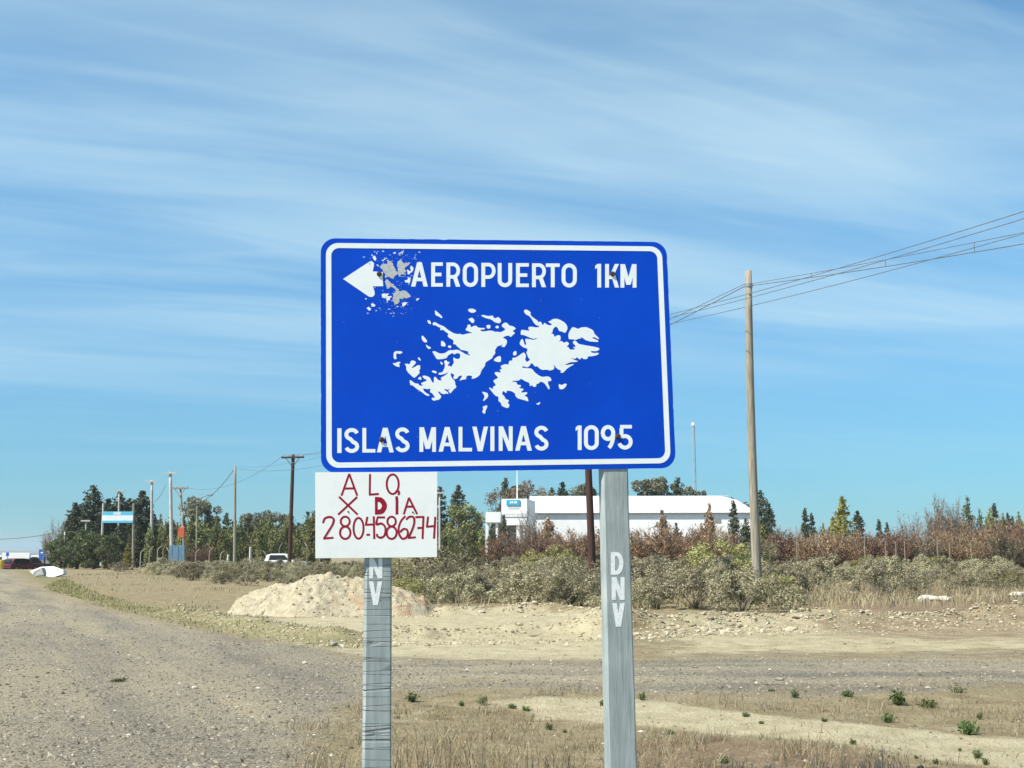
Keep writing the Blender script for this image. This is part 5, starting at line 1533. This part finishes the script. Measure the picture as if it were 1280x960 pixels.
# ================================================================== SCRUB
shr = [shrub(61), shrub(62, W=2.4, lumps=44), shrub(63, W=1.7, lumps=26), shrub(64, W=2.2, lumps=36), shrub(69, W=2.8, lumps=50)]
shr_g = [shrub(65, 'sage_green', W=2.0), shrub(66, 'sage_green', W=2.5, lumps=44)]
shr_d = [shrub(67, 'sage_dark', W=1.8), shrub(68, 'sage_dark', W=2.3, lumps=40)]
def bush(K, u, vtop, Y, label, group=None, wide=1.0):
    x = xg(u, Y)
    return plant(K, x, Y, max(.3, zv(vtop, Y, u) - gz(x, Y)), label, 'shrub', group, wide)
# shrubs one can pick out
for K, u, v, Y, wd, lb in (
        (shr[1], 925, 703, 27.6, 1.05, 'large silvery grey shrub at the foot of the tall grey pole'),
        (shr_d[0], 962, 716, 28.2, .9, 'dark twiggy shrub right beside the silvery shrub at the tall pole'),
        (shr[0], 868, 706, 28.6, 1.0, 'pale sage shrub left of the silvery shrub at the tall pole'),
        (shr_g[0], 905, 671, 52, 1.15, 'big rounded green shrub rising before the dark pine and white wall'),
        (shr_g[1], 692, 678, 56, 1.0, 'yellow green shrub standing tall before the brown cypress'),
        (shr_d[1], 745, 712, 40, .8, 'dark shrub hugging the foot of the dark brown pole'),
        (shr_d[1], 555, 680, 44, 1.1, 'dark brown dead looking shrub right of the white notice board'),
        (shr[2], 820, 716, 29.0, 1.0, 'small sage shrub right of the grey sign post'),
        (shr[1], 655, 703, 31.5, 1.15, 'broad sage shrub between the two sign posts'),
        (shr_d[0], 700, 716, 30, 1.2, 'dusky shrub beside the broad sage shrub between the sign posts'),
        (shr[3], 590, 708, 33, 1.2, 'wide pale shrub behind the right foot of the soil heap'),
        (shr_d[1], 515, 706, 33.5, 1.0, 'dark shrub touching the right end of the soil heap'),
        (shr[0], 205, 695, 84, 1.1, 'sage shrub beside the pale concrete pole'),
        (shr_d[0], 338, 700, 62, 1.3, 'dark shrub before the white car'),
        (shr[3], 322, 693, 88, 1.2, 'sage shrub hiding the rear wheel of the white car'),
        (shr_d[0], 347, 696.5, 88, 1.2, 'dark sage shrub hiding the sill of the white car'),
        (shr[1], 375, 695, 88, 1.2, 'sage shrub at the bonnet of the white car by the dark pole'),
        (shr_d[1], 152, 700, 92, 1.1, 'shrub under the flag coloured billboard')):
    bush(K, u, v, Y, lb, None, wd)
# the rest of the scrub, in order of distance
placed = [(gnd(u, 745)[0], gnd(u, 745)[1], 1.2) for u in (0,)]
AREA_R = np.array([g_[:2] for g_ in [gnd(490, 757), gnd(620, 761), gnd(780, 764), gnd(1000, 762), gnd(1060, 748), gnd(1290, 744)]] + [np.array([xg(1310, 60), 60]), np.array([xg(1330, 83), 83]), np.array([xg(480, 83), 83]), np.array([xg(455, 50), 50])])
AREA_L = np.array([np.array([xg(190, 80), 80]), np.array([xg(255, 56), 56]), np.array([xg(340, 46), 46]), np.array([xg(440, 44), 44]), np.array([xg(490, 46), 46]), np.array([xg(490, 86), 86]), np.array([xg(300, 92), 92]), np.array([xg(185, 94), 94])])
CK = {}
for k_ in shr: CK[id(k_)] = 'grey sage'
for k_ in shr_g: CK[id(k_)] = 'yellowish green'
for k_ in shr_d: CK[id(k_)] = 'dusky brown grey'
def scatter_shrubs(area, want, sp, label, group, kits, hmax, seed):
    rs = random.Random(seed)
    lo, hi = area.min(0), area.max(0)
    got = tries = 0
    while got < want and tries < 40000:
        tries += 1
        x, y = rs.uniform(lo[0], hi[0]), rs.uniform(lo[1], hi[1])
        if float(sdf(np.array([x]), np.array([y]), area)[0]) > -.2: continue
        d0 = sp * rs.uniform(.75, 1.25)
        if any((x - a) ** 2 + (y - b_) ** 2 < (d0 * .5 + r_ * .5) ** 2 for a, b_, r_ in placed): continue
        placed.append((x, y, d0))
        h_ = min(hmax, rs.triangular(.35, 1.6, .85))
        K = kits[rs.randrange(len(kits))]
        lb = ('low ' if h_ < .8 else 'tall ' if h_ > 1.12 else 'rounded ') + CK[id(K)] + ' ' + label(x, y)
        plant(K, x, y, h_, lb, 'shrub', 'scrub: ' + lb, rs.uniform(.8, 1.25))
        got += 1
    return got
def lab_r(x, y):
    u = 640 + F_PX * x / y
    if y < 36: return ('shrub at the front edge of the scrub between sign posts' if u < 770 else 'shrub at the front edge of the scrub past the grey post')
    if y < 56: return ('shrub in mid scrub left of the tall pole' if u < 945 else 'shrub in mid scrub right of the tall pole')
    return ('shrub far back before the white building' if u < 945 else 'shrub far back before the tamarisk hedge')
scatter_shrubs(AREA_R, 185, 2.3, lab_r, lambda x, y: 'scrub: ' + lab_r(x, y)[-34:].strip(), shr + shr + shr_g + shr_d, 1.5, 5)
scatter_shrubs(AREA_L, 75, 2.0, lambda x, y: 'shrub left of the soil heap ' + ('by the leaning poles' if 640 + F_PX * x / y < 262 else 'by the plain grey pole' if 640 + F_PX * x / y < 325 else 'by the dark crossarm pole'), lambda x, y: 'scrub left of the soil heap', shr + shr_d, 1.0, 6)

# ================================================================== SOIL HEAP
MC = gnd(412, 768)
mound = None
nx, ny = 150, 90
gx = np.linspace(-2.6, 2.6, nx); gy = np.linspace(-1.7, 1.5, ny)
MX, MYY = np.meshgrid(gx, gy, indexing='ij')
# skyline along its length, read from the photograph, in metres
sx_ = (np.array([283, 300, 318, 340, 365, 385, 405, 425, 450, 470, 490, 510, 532]) - 412) / 1500 * MC[1]
sh_ = (772 - np.array([772, 748, 732, 727, 725, 714, 711, 714, 719, 723, 727, 734, 748])) / 1500 * MC[1] * .84
ridge = np.interp(MX[:, 0], np.append(sx_, sx_[-1] + .4), np.append(sh_, 0), left=0, right=.0)
prof = np.clip(1 - np.abs(MYY + .1 - .12 * np.sin(MX * 3)) / (.5 + .95 * np.clip(ridge[:, None], 0, .95)), 0, 1) ** .8
ends = np.clip((2.3 - np.abs(MX)) / .25, 0, 1)
MZ = ridge[:, None] * prof * ends
MZ = MZ + np.clip(MZ * 3, 0, 1) * ((fbm(MX * 3, MYY * 3, 4, 44) - .5) * .18 + (fbm(MX * 11, MYY * 11, 3, 45) - .5) * .10 + (vnoise(MX * 26, MYY * 26, 46) - .5) * .04)
WX, WY = MX + MC[0], MYY + MC[1]
base_z = ground_z(WX, WY)
Zw = base_z + MZ - .035
Vm = np.stack([MX.ravel(), MYY.ravel(), Zw.ravel()], 1)
im = np.arange(nx * ny).reshape(nx, ny)
Fm = np.stack([im[:-1, :-1], im[1:, :-1], im[1:, 1:], im[:-1, 1:]], -1).reshape(-1, 4)
mm, t, b = new_mat('heap_soil')
tc = N(t, 'ShaderNodeTexCoord')
def hn(sc_, d=6):
    n_ = N(t, 'ShaderNodeTexNoise'); n_.inputs['Scale'].default_value = sc_; n_.inputs['Detail'].default_value = d; n_.inputs['Roughness'].default_value = .65
    L(t, tc.outputs['Object'], n_.inputs['Vector']); return n_.outputs[0]
r1 = ramp(t, [(.3, (0.34, 0.285, 0.19)), (.5, (0.47, 0.41, 0.285)), (.7, (0.57, 0.51, 0.375))]); L(t, hn(7), r1.inputs[0])
r2 = ramp(t, [(.52, (0, 0, 0)), (.66, (1, 1, 1))]); L(t, hn(1.6, 4), r2.inputs[0])
sepx = N(t, 'ShaderNodeSeparateXYZ'); L(t, tc.outputs['Object'], sepx.inputs[0])
mr = N(t, 'ShaderNodeMapRange'); mr.inputs['From Min'].default_value = .0; mr.inputs['From Max'].default_value = .7; L(t, sepx.outputs[0], mr.inputs['Value'])
c_ = mixc(t, math_n(t, 'MULTIPLY', math_n(t, 'MULTIPLY', r2.outputs[0], mr.outputs[0]), .75), r1.outputs[0], (0.42, 0.25, 0.14))
L(t, c_, b.inputs['Base Color']); b.inputs['Roughness'].default_value = .95
b.inputs['Specular IOR Level'].default_value = .1
bp = N(t, 'ShaderNodeBump'); bp.inputs['Distance'].default_value = .05; L(t, hn(30), bp.inputs['Height']); L(t, bp.outputs[0], b.inputs['Normal'])
mound = link('soil_heap', fast_mesh('soil_heap', Vm, Fm, True), mm, None, (MC[0], MC[1], 0))
tag(mound, 'heap of pale crumbly soil dumped behind the left sign post', 'soil heap')

# ================================================================== STONES
ico_t = (1 + 5 ** .5) / 2
ICO_V = np.array([(-1, ico_t, 0), (1, ico_t, 0), (-1, -ico_t, 0), (1, -ico_t, 0), (0, -1, ico_t), (0, 1, ico_t), (0, -1, -ico_t), (0, 1, -ico_t), (ico_t, 0, -1), (ico_t, 0, 1), (-ico_t, 0, -1), (-ico_t, 0, 1)]) / 1.902
ICO_F = np.array([(0, 11, 5), (0, 5, 1), (0, 1, 7), (0, 7, 10), (0, 10, 11), (1, 5, 9), (5, 11, 4), (11, 10, 2), (10, 7, 6), (7, 1, 8), (3, 9, 4), (3, 4, 2), (3, 2, 6), (3, 6, 8), (3, 8, 9), (4, 9, 5), (2, 4, 11), (6, 2, 10), (8, 6, 7), (9, 8, 1)])
OCT_V = np.array([(1, 0, 0), (-1, 0, 0), (0, 1, 0), (0, -1, 0), (0, 0, 1), (0, 0, -1.0)])
OCT_F = np.array([(0, 2, 4), (2, 1, 4), (1, 3, 4), (3, 0, 4), (2, 0, 5), (1, 2, 5), (3, 1, 5), (0, 3, 5)])
def stones(name, X, Y, size, m_, seed, shape='ico', sink=.25):
    rng = np.random.default_rng(seed)
    BV, BF = (ICO_V, ICO_F) if shape == 'ico' else (OCT_V, OCT_F)
    n = len(X); k = len(BV)
    V = BV[None] * rng.uniform(.7, 1.25, (n, k, 1))
    sc_ = np.stack([rng.uniform(.7, 1.4, n), rng.uniform(.7, 1.3, n), rng.uniform(.4, .85, n)], 1)
    V = V * sc_[:, None, :] * size[:, None, None]
    a = rng.uniform(0, 6.283, n); c_, s_ = np.cos(a)[:, None], np.sin(a)[:, None]
    V = np.stack([V[..., 0] * c_ - V[..., 1] * s_, V[..., 0] * s_ + V[..., 1] * c_, V[..., 2]], -1)
    Z = ground_z(X, Y) + size * (.35 - sink)
    V += np.stack([X, Y, Z], 1)[:, None, :]
    Fa = (BF[None] + (np.arange(n) * k)[:, None, None]).reshape(-1, 3)
    o = link(name, fast_mesh(name, V.reshape(-1, 3), Fa), m_)
    o['kind'] = 'stuff'
    return o
rng = np.random.default_rng(99)
def scatter_pts(n, y0, y1, half=.52, power=1.0):
    """points on the ground ahead, thinner with distance"""
    y = y0 * (y1 / y0) ** (rng.uniform(0, 1, n) ** power)
    x = y * rng.uniform(-half, half, n)
    return x, y
x, y = scatter_pts(105000, 5.6, 48)
wgt = np.maximum(np.clip(.5 - sdf(x, y, Z_SHOULDER) / 1.0, .05, 1), np.clip(.5 - sdf(x, y, Z_TRACK) / .7, .05, 1))
wgt = np.maximum(wgt, .12) * np.where(sdf(x, y, Z_SAND1) < 0, .45, 1)
keep = rng.uniform(size=len(x)) < wgt * (.55 + .9 * fbm(x * .9, y * .9, 2, 71)) * np.clip(1.25 - y / 45, 0, 1)
x, y = x[keep], y[keep]
size = .0035 + .0070 * rng.exponential(.55, len(x)) + .00016 * y
size = np.minimum(size, .028)
tag(stones('gravel_stones', x, y, size, M['stone'], 1, 'oct'), 'loose grey gravel stones scattered over shoulder and track', 'gravel')
# rubble along the windrows
def along(line, n, sd_):
    P = np.array(line)[:, :2]
    seg = np.linalg.norm(np.diff(P, axis=0), axis=1); cs_ = np.concatenate([[0], np.cumsum(seg)])
    d = rng.uniform(0, cs_[-1], n)
    i = np.clip(np.searchsorted(cs_, d) - 1, 0, len(seg) - 1)
    f = ((d - cs_[i]) / seg[i])[:, None]
    q = P[i] + (P[i + 1] - P[i]) * f
    return q[:, 0] + rng.normal(0, sd_, n), q[:, 1] + rng.normal(0, sd_, n)
xs, ys, ss = [], [], []
for line, n_, sd_, sz in ((R_RIGHT[:4], 4600, .6, .019), (R_LEFT, 3200, .42, .016), (R_FAR, 900, .5, .022), (G((770, 798), (900, 792), (1000, 790)), 900, .3, .024), (G((380, 806), (560, 803), (770, 800)), 900, .25, .015)):
    x, y = along(line, n_, sd_)
    xs.append(x); ys.append(y); ss.append(sz * (.35 + rng.exponential(.5, len(x))))
# crumbs of the heap
x = MC[0] + rng.uniform(-2.2, 2.4, 1400); y = MC[1] - .75 + rng.normal(0, .4, 1400)
xs.append(x); ys.append(y); ss.append(.02 * (.4 + rng.exponential(.6, 1400)))
xs, ys, ss = map(np.concatenate, (xs, ys, ss))
tag(stones('rubble_stones', xs, ys, np.minimum(ss, .085), M['rubble'], 2), 'pale clods and rubble along the far edge of the track', 'rubble')
# clods on the heap
def clods_on_heap(n):
    i = rng.integers(6, nx - 6, n); j = rng.integers(4, ny - 4, n)
    ok = MZ[i, j] > .06
    return i[ok], j[ok]
i_, j_ = clods_on_heap(800)
rs_ = .018 * (.4 + rng.exponential(.6, len(i_)))
V = ICO_V[None] * rng.uniform(.7, 1.25, (len(i_), 12, 1)) * rs_[:, None, None] + np.stack([MX[i_, j_], MYY[i_, j_], Zw[i_, j_]], 1)[:, None]
o = link('clods', fast_mesh('clods', V.reshape(-1, 3), (ICO_F[None] + (np.arange(len(i_)) * 12)[:, None, None]).reshape(-1, 3)), M['rubble'], mound)
o['kind'] = 'stuff'
# rocks one can pick out
def rock(u, v, wpx, label, m_, seed, flat=.7):
    rg = np.random.default_rng(seed)
    p = gnd(u, v)
    r_ = wpx / 2 / (F_PX / p[1])
    import bmesh
    bm = bmesh.new()
    bmesh.ops.create_icosphere(bm, subdivisions=2, radius=1)
    dr = rg.normal(size=(9, 3))
    for vv in bm.verts:
        k_ = 1 + .10 * math.sin(3 * vv.co.dot(Vector(dr[0]))) + .08 * math.sin(5 * vv.co.dot(Vector(dr[1])))
        for q in range(2, 7):
            d = Vector(dr[q]).normalized(); lim = .8
            if vv.co.dot(d) > lim: vv.co -= d * (vv.co.dot(d) - lim)
        vv.co = Vector((vv.co.x * k_ * r_, vv.co.y * k_ * r_ * .85, vv.co.z * k_ * r_ * flat))
    me_ = bpy.data.meshes.new('rock'); bm.to_mesh(me_); bm.free()
    o = link('rock', me_, m_, None, (p[0], p[1], gz(p[0], p[1]) + r_ * flat * .45))
    tag(o, label, 'rock')
rock(416, 806, 12, 'dark rounded rock lying on the gravel before the soil heap', M['rock'], 1)
rock(1160, 750, 26, 'white rubble boulder at the far end of the brown earth', M['pale_rock'], 2, .45)
rock(1181, 751, 20, 'second pale boulder next to the white rubble boulder', M['pale_rock'], 3, .5)
rock(1272, 747, 22, 'pale boulder on the brown earth right of the white rubble boulders', M['pale_rock'], 4, .45)
rock(1061, 742, 8, 'small white stone among the dry tussocks', M['pale_rock'], 5, .8)
rock(520, 735, 9, 'small cream stone at the right tail of the soil heap', M['pale_rock'], 6, .9)
rock(381, 829, 8, 'small white stone on the gravel before the left sign post', M['pale_rock'], 7, .5)
rock(243, 859, 7, 'pale stone on the gravel beside a faint grass patch', M['pale_rock'], 8, .6)
rock(700, 739, 9, 'white litter stone beneath the dusky shrub', M['pale_rock'], 9, .8)
rock(974, 850, 12, 'flat dark stone on the far side of the track ridge', M['rock'], 10, .4)

# ================================================================== GRASSES AND WEEDS
def blades(name, X, Y, H, m_, seed, wid=.0025, lean=.5):
    rg = np.random.default_rng(seed)
    n = len(X)
    a = rg.uniform(0, 6.283, n); b_ = rg.uniform(0, 6.283, n)
    wv = np.stack([np.cos(a), np.sin(a), np.zeros(n)], 1) * (np.asarray(wid) * np.ones(n))[:, None]
    ld = np.stack([np.cos(b_), np.sin(b_), np.zeros(n)], 1) * (H * rg.uniform(.1, lean, n))[:, None]
    Z = ground_z(X, Y) - .004
    P = np.stack([X, Y, Z], 1)
    mid_ = P + ld * .35 + np.stack([0 * X, 0 * X, H * .6], 1)
    tip = P + ld + np.stack([0 * X, 0 * X, H * rg.uniform(.75, 1, n)], 1)
    V = np.stack([P - wv, P + wv, mid_ + wv * .7, mid_ - wv * .7, tip], 1)
    i = (np.arange(n) * 5)[:, None]
    Fa = np.concatenate([i + np.array([0, 1, 2]), i + np.array([0, 2, 3]), i + np.array([3, 2, 4])])
    o = link(name, fast_mesh(name, V.reshape(-1, 3), Fa), m_)
    o['kind'] = 'stuff'
    return o
def grass_field(n, y0, y1, power, seed_n, bias=0.0):
    x, y = scatter_pts(n, y0, y1, .52, power)
    d = np.minimum(sdf(x, y, Z_SHOULDER), sdf(x, y, Z_TRACK))
    wg = np.clip(.35 + d / .9, .02, 1) * np.where(sdf(x, y, Z_SAND1) < 0.05, .10, 1)
    wg = wg * np.where(sdf(x, y, Z_SAND2) < 0, .08, 1) * np.where(sdf(x, y, Z_SAND3) < 0, .12, 1)
    cl_ = fbm(x * 1.3, y * 1.3, 3, seed_n)
    wg = wg * np.clip((cl_ - .34 + bias) * 3.2, 0, 1)
    k_ = rng.uniform(size=len(x)) < wg
    return x[k_], y[k_]
x, y = grass_field(44000, 5.4, 14, 1.0, 81, -.05)
tag(blades('dry_grass', x, y, rng.uniform(.02, .075, len(x)), M['mat_grass'], 5, .0028, 1.3), 'matted dry brown grass around the sign posts', 'grass')
# tall straw between the sign posts
tx, ty = [], []
for u, n_, Y in ((540, 55, 6.6), (560, 55, 6.8), (515, 30, 6.7), (585, 30, 6.5), (690, 38, 6.6), (720, 26, 6.9), (640, 26, 6.5), (430, 34, 6.6), (400, 22, 6.5), (500, 20, 6.9), (890, 24, 6.4), (980, 24, 6.6)):
    tx.append(xg(u, Y) + rng.normal(0, .11, n_)); ty.append(Y + rng.normal(0, .12, n_))
tx, ty = np.concatenate(tx), np.concatenate(ty)
hh_ = rng.uniform(.2, .46, len(tx)) * np.where((tx > xg(505, 6.6)) & (tx < xg(600, 6.6)), 1.05, .8) * np.where(tx > 0.35, .7, 1)
tag(blades('straw_grass', tx, ty, hh_, M['straw'], 6, .0026, .55), 'tall pale straw stalks growing between the sign posts', 'grass')
tx, ty, th_ = [], [], []
for k_ in range(105):
    Y = 6.8 * (11.2 / 6.8) ** rng.uniform(); u = rng.uniform(380, 1290)
    x0 = xg(u, Y)
    if min(float(sdf(np.array([x0]), np.array([Y]), Z_TRACK)[0]), float(sdf(np.array([x0]), np.array([Y]), Z_SHOULDER)[0]) + .5) < .1: continue
    if float(sdf(np.array([x0]), np.array([Y]), Z_SAND1)[0]) < .1: continue
    n_ = rng.integers(12, 40); sp_r = rng.uniform(.03, .09)
    tx.append(x0 + rng.normal(0, sp_r, n_)); ty.append(Y + rng.normal(0, sp_r, n_)); th_.append(rng.uniform(.05, .20, n_) * rng.uniform(.5, 1.1))
tx, ty, th_ = map(np.concatenate, (tx, ty, th_))
tag(blades('grass_tufts', tx, ty, th_, M['straw'], 16, .0022, 1.2), 'loose pale grass tufts scattered about the sign posts', 'grass')
# green tinted verge and dry tussocks further off
def poly_pts(poly, n):
    P = np.array(poly)[:, :2]
    x = rng.uniform(P[:, 0].min(), P[:, 0].max(), n); y = rng.uniform(P[:, 1].min(), P[:, 1].max(), n)
    k_ = sdf(x, y, poly) < .15
    return x[k_], y[k_]
x, y = poly_pts([p for p in Z_GREEN if p[1] < 75], 60000)
x, y = x[:6000], y[:6000]
tag(blades('verge_grass', x, y, rng.uniform(.015, .055, len(x)) * (1 + y / 60), M['green_grass'], 7, .004 + .0002 * y, 1.2), 'low yellowish green grass strip along the gravel shoulder', 'grass')
FIELD = G((60, 722), (250, 706), (470, 712), (480, 760), (290, 768), (200, 760), (110, 742))
x1, y1 = poly_pts(FIELD, 40000)
k_ = fbm(x1 * .35, y1 * .35, 3, 91) > .52
x1, y1 = x1[k_], y1[k_]
x2, y2 = poly_pts(AREA_R, 34000)
TUS = G((960, 770), (1010, 738), (1290, 733), (1290, 757), (1060, 760))
x3, y3 = poly_pts(TUS, 11000)
x, y = np.concatenate([x1, x2, x3]), np.concatenate([y1, y2, y3])
tag(blades('tussock_grass', x, y, np.concatenate([rng.uniform(.04, .16, len(x1)), rng.uniform(.10, .34, len(x2) + len(x3))]) * (.6 + .8 * fbm(x * .6, y * .6, 2, 95)), M['straw'], 8, .005 + .00016 * y, .9), 'dry straw coloured tussock grass between the shrubs', 'grass')
# green weeds one can count
wk = [weed_kit(201), weed_kit(202, W=.34, H=.13), weed_kit(203, W=.24, H=.2)]
for i, (u, v, wpx, hpx, lb) in enumerate((
        (515, 875, 20, 15, 'round green weed right of the left sign post'), (603, 879, 18, 14, 'round green weed in the middle between the sign posts'), (577, 879, 14, 8, 'small flat weed beside the middle weed between the posts'),
        (640, 882, 16, 8, 'low weed at the start of the pale sand'), (658, 884, 18, 7, 'flat weed on the edge of the pale sand near the grey post'), (686, 909, 18, 10, 'dark weed on the pale sand left of the grey post'),
        (706, 913, 9, 6, 'tiny weed beside the dark weed on the pale sand'), (754, 880, 14, 9, 'weed touching the left side of the grey post'), (803, 873, 16, 12, 'weed just right of the grey post at the track edge'),
        (993, 871, 15, 13, 'light green weed at the edge of the track'), (1060, 868, 22, 9, 'bright green weed left of the big dark weed'), (1123, 876, 38, 22, 'big dark green weed with shadow on the track edge'),
        (1110, 898, 22, 16, 'rounded green weed below the big dark weed'), (1210, 914, 34, 20, 'bushy bright green weed on the gravel strip'), (1225, 895, 12, 10, 'small green weed behind the bushy bright weed'),
        (1195, 864, 30, 10, 'blue green low weed near the track'), (1160, 878, 32, 12, 'spreading olive weed right of the big dark weed'), (1030, 902, 14, 7, 'dark little weed alone on the pale sand'),
        (932, 894, 14, 8, 'weed at the left tip of the pale sand strip'), (952, 902, 10, 5, 'tiny flat weed near the tip of the pale sand strip'), (1066, 931, 16, 9, 'dark weed on the brown earth patch edge'),
        (1222, 946, 16, 14, 'upright weed at the lower edge of the pale sand'), (1232, 957, 12, 10, 'leafy weed next to the upright weed at the sand edge'), (1170, 956, 14, 8, 'weed half cut by dry grass at the sand edge'),
        (905, 955, 22, 10, 'green weed in the dry mat of grass'), (838, 915, 14, 7, 'small weed in the stony litter right of the grey post'), (150, 850, 34, 6, 'faint flat green patch on the open gravel'),
        (1200, 936, 8, 6, 'tiny weed in the middle of the pale sand'), (965, 866, 16, 4, 'low dark weed between gravel and litter'), (1145, 948, 10, 6, 'tiny dark weed below the pale sand strip'))):
    p = gnd(u, v)
    sc_px = F_PX / p[1]
    K = wk[i % 3]
    plant(K, p[0], p[1], hpx / sc_px * .95, lb, 'weed', None, (wpx / sc_px) / (.3 * (hpx / sc_px) / K['h']) * .95, sink=.004)

# ================================================================== THE AIR
hz = MB().box((0, 1900, 28), (9000, 8400, 64)).build('haze', None)
hm = bpy.data.materials.new('haze')
hm.use_nodes = True
t = hm.node_tree
t.nodes.clear()
pv = N(t, 'ShaderNodeVolumePrincipled')
pv.inputs['Color'].default_value = (0.80, 0.90, 1.0, 1)
pv.inputs['Density'].default_value = 0.00022
pv.inputs['Anisotropy'].default_value = 0.2
mo = N(t, 'ShaderNodeOutputMaterial')
L(t, pv.outputs[0], mo.inputs['Volume'])
hz.data.materials.append(hm)
hz['kind'] = 'stuff'
hz['label'] = 'thin pale daylight haze over the plain'
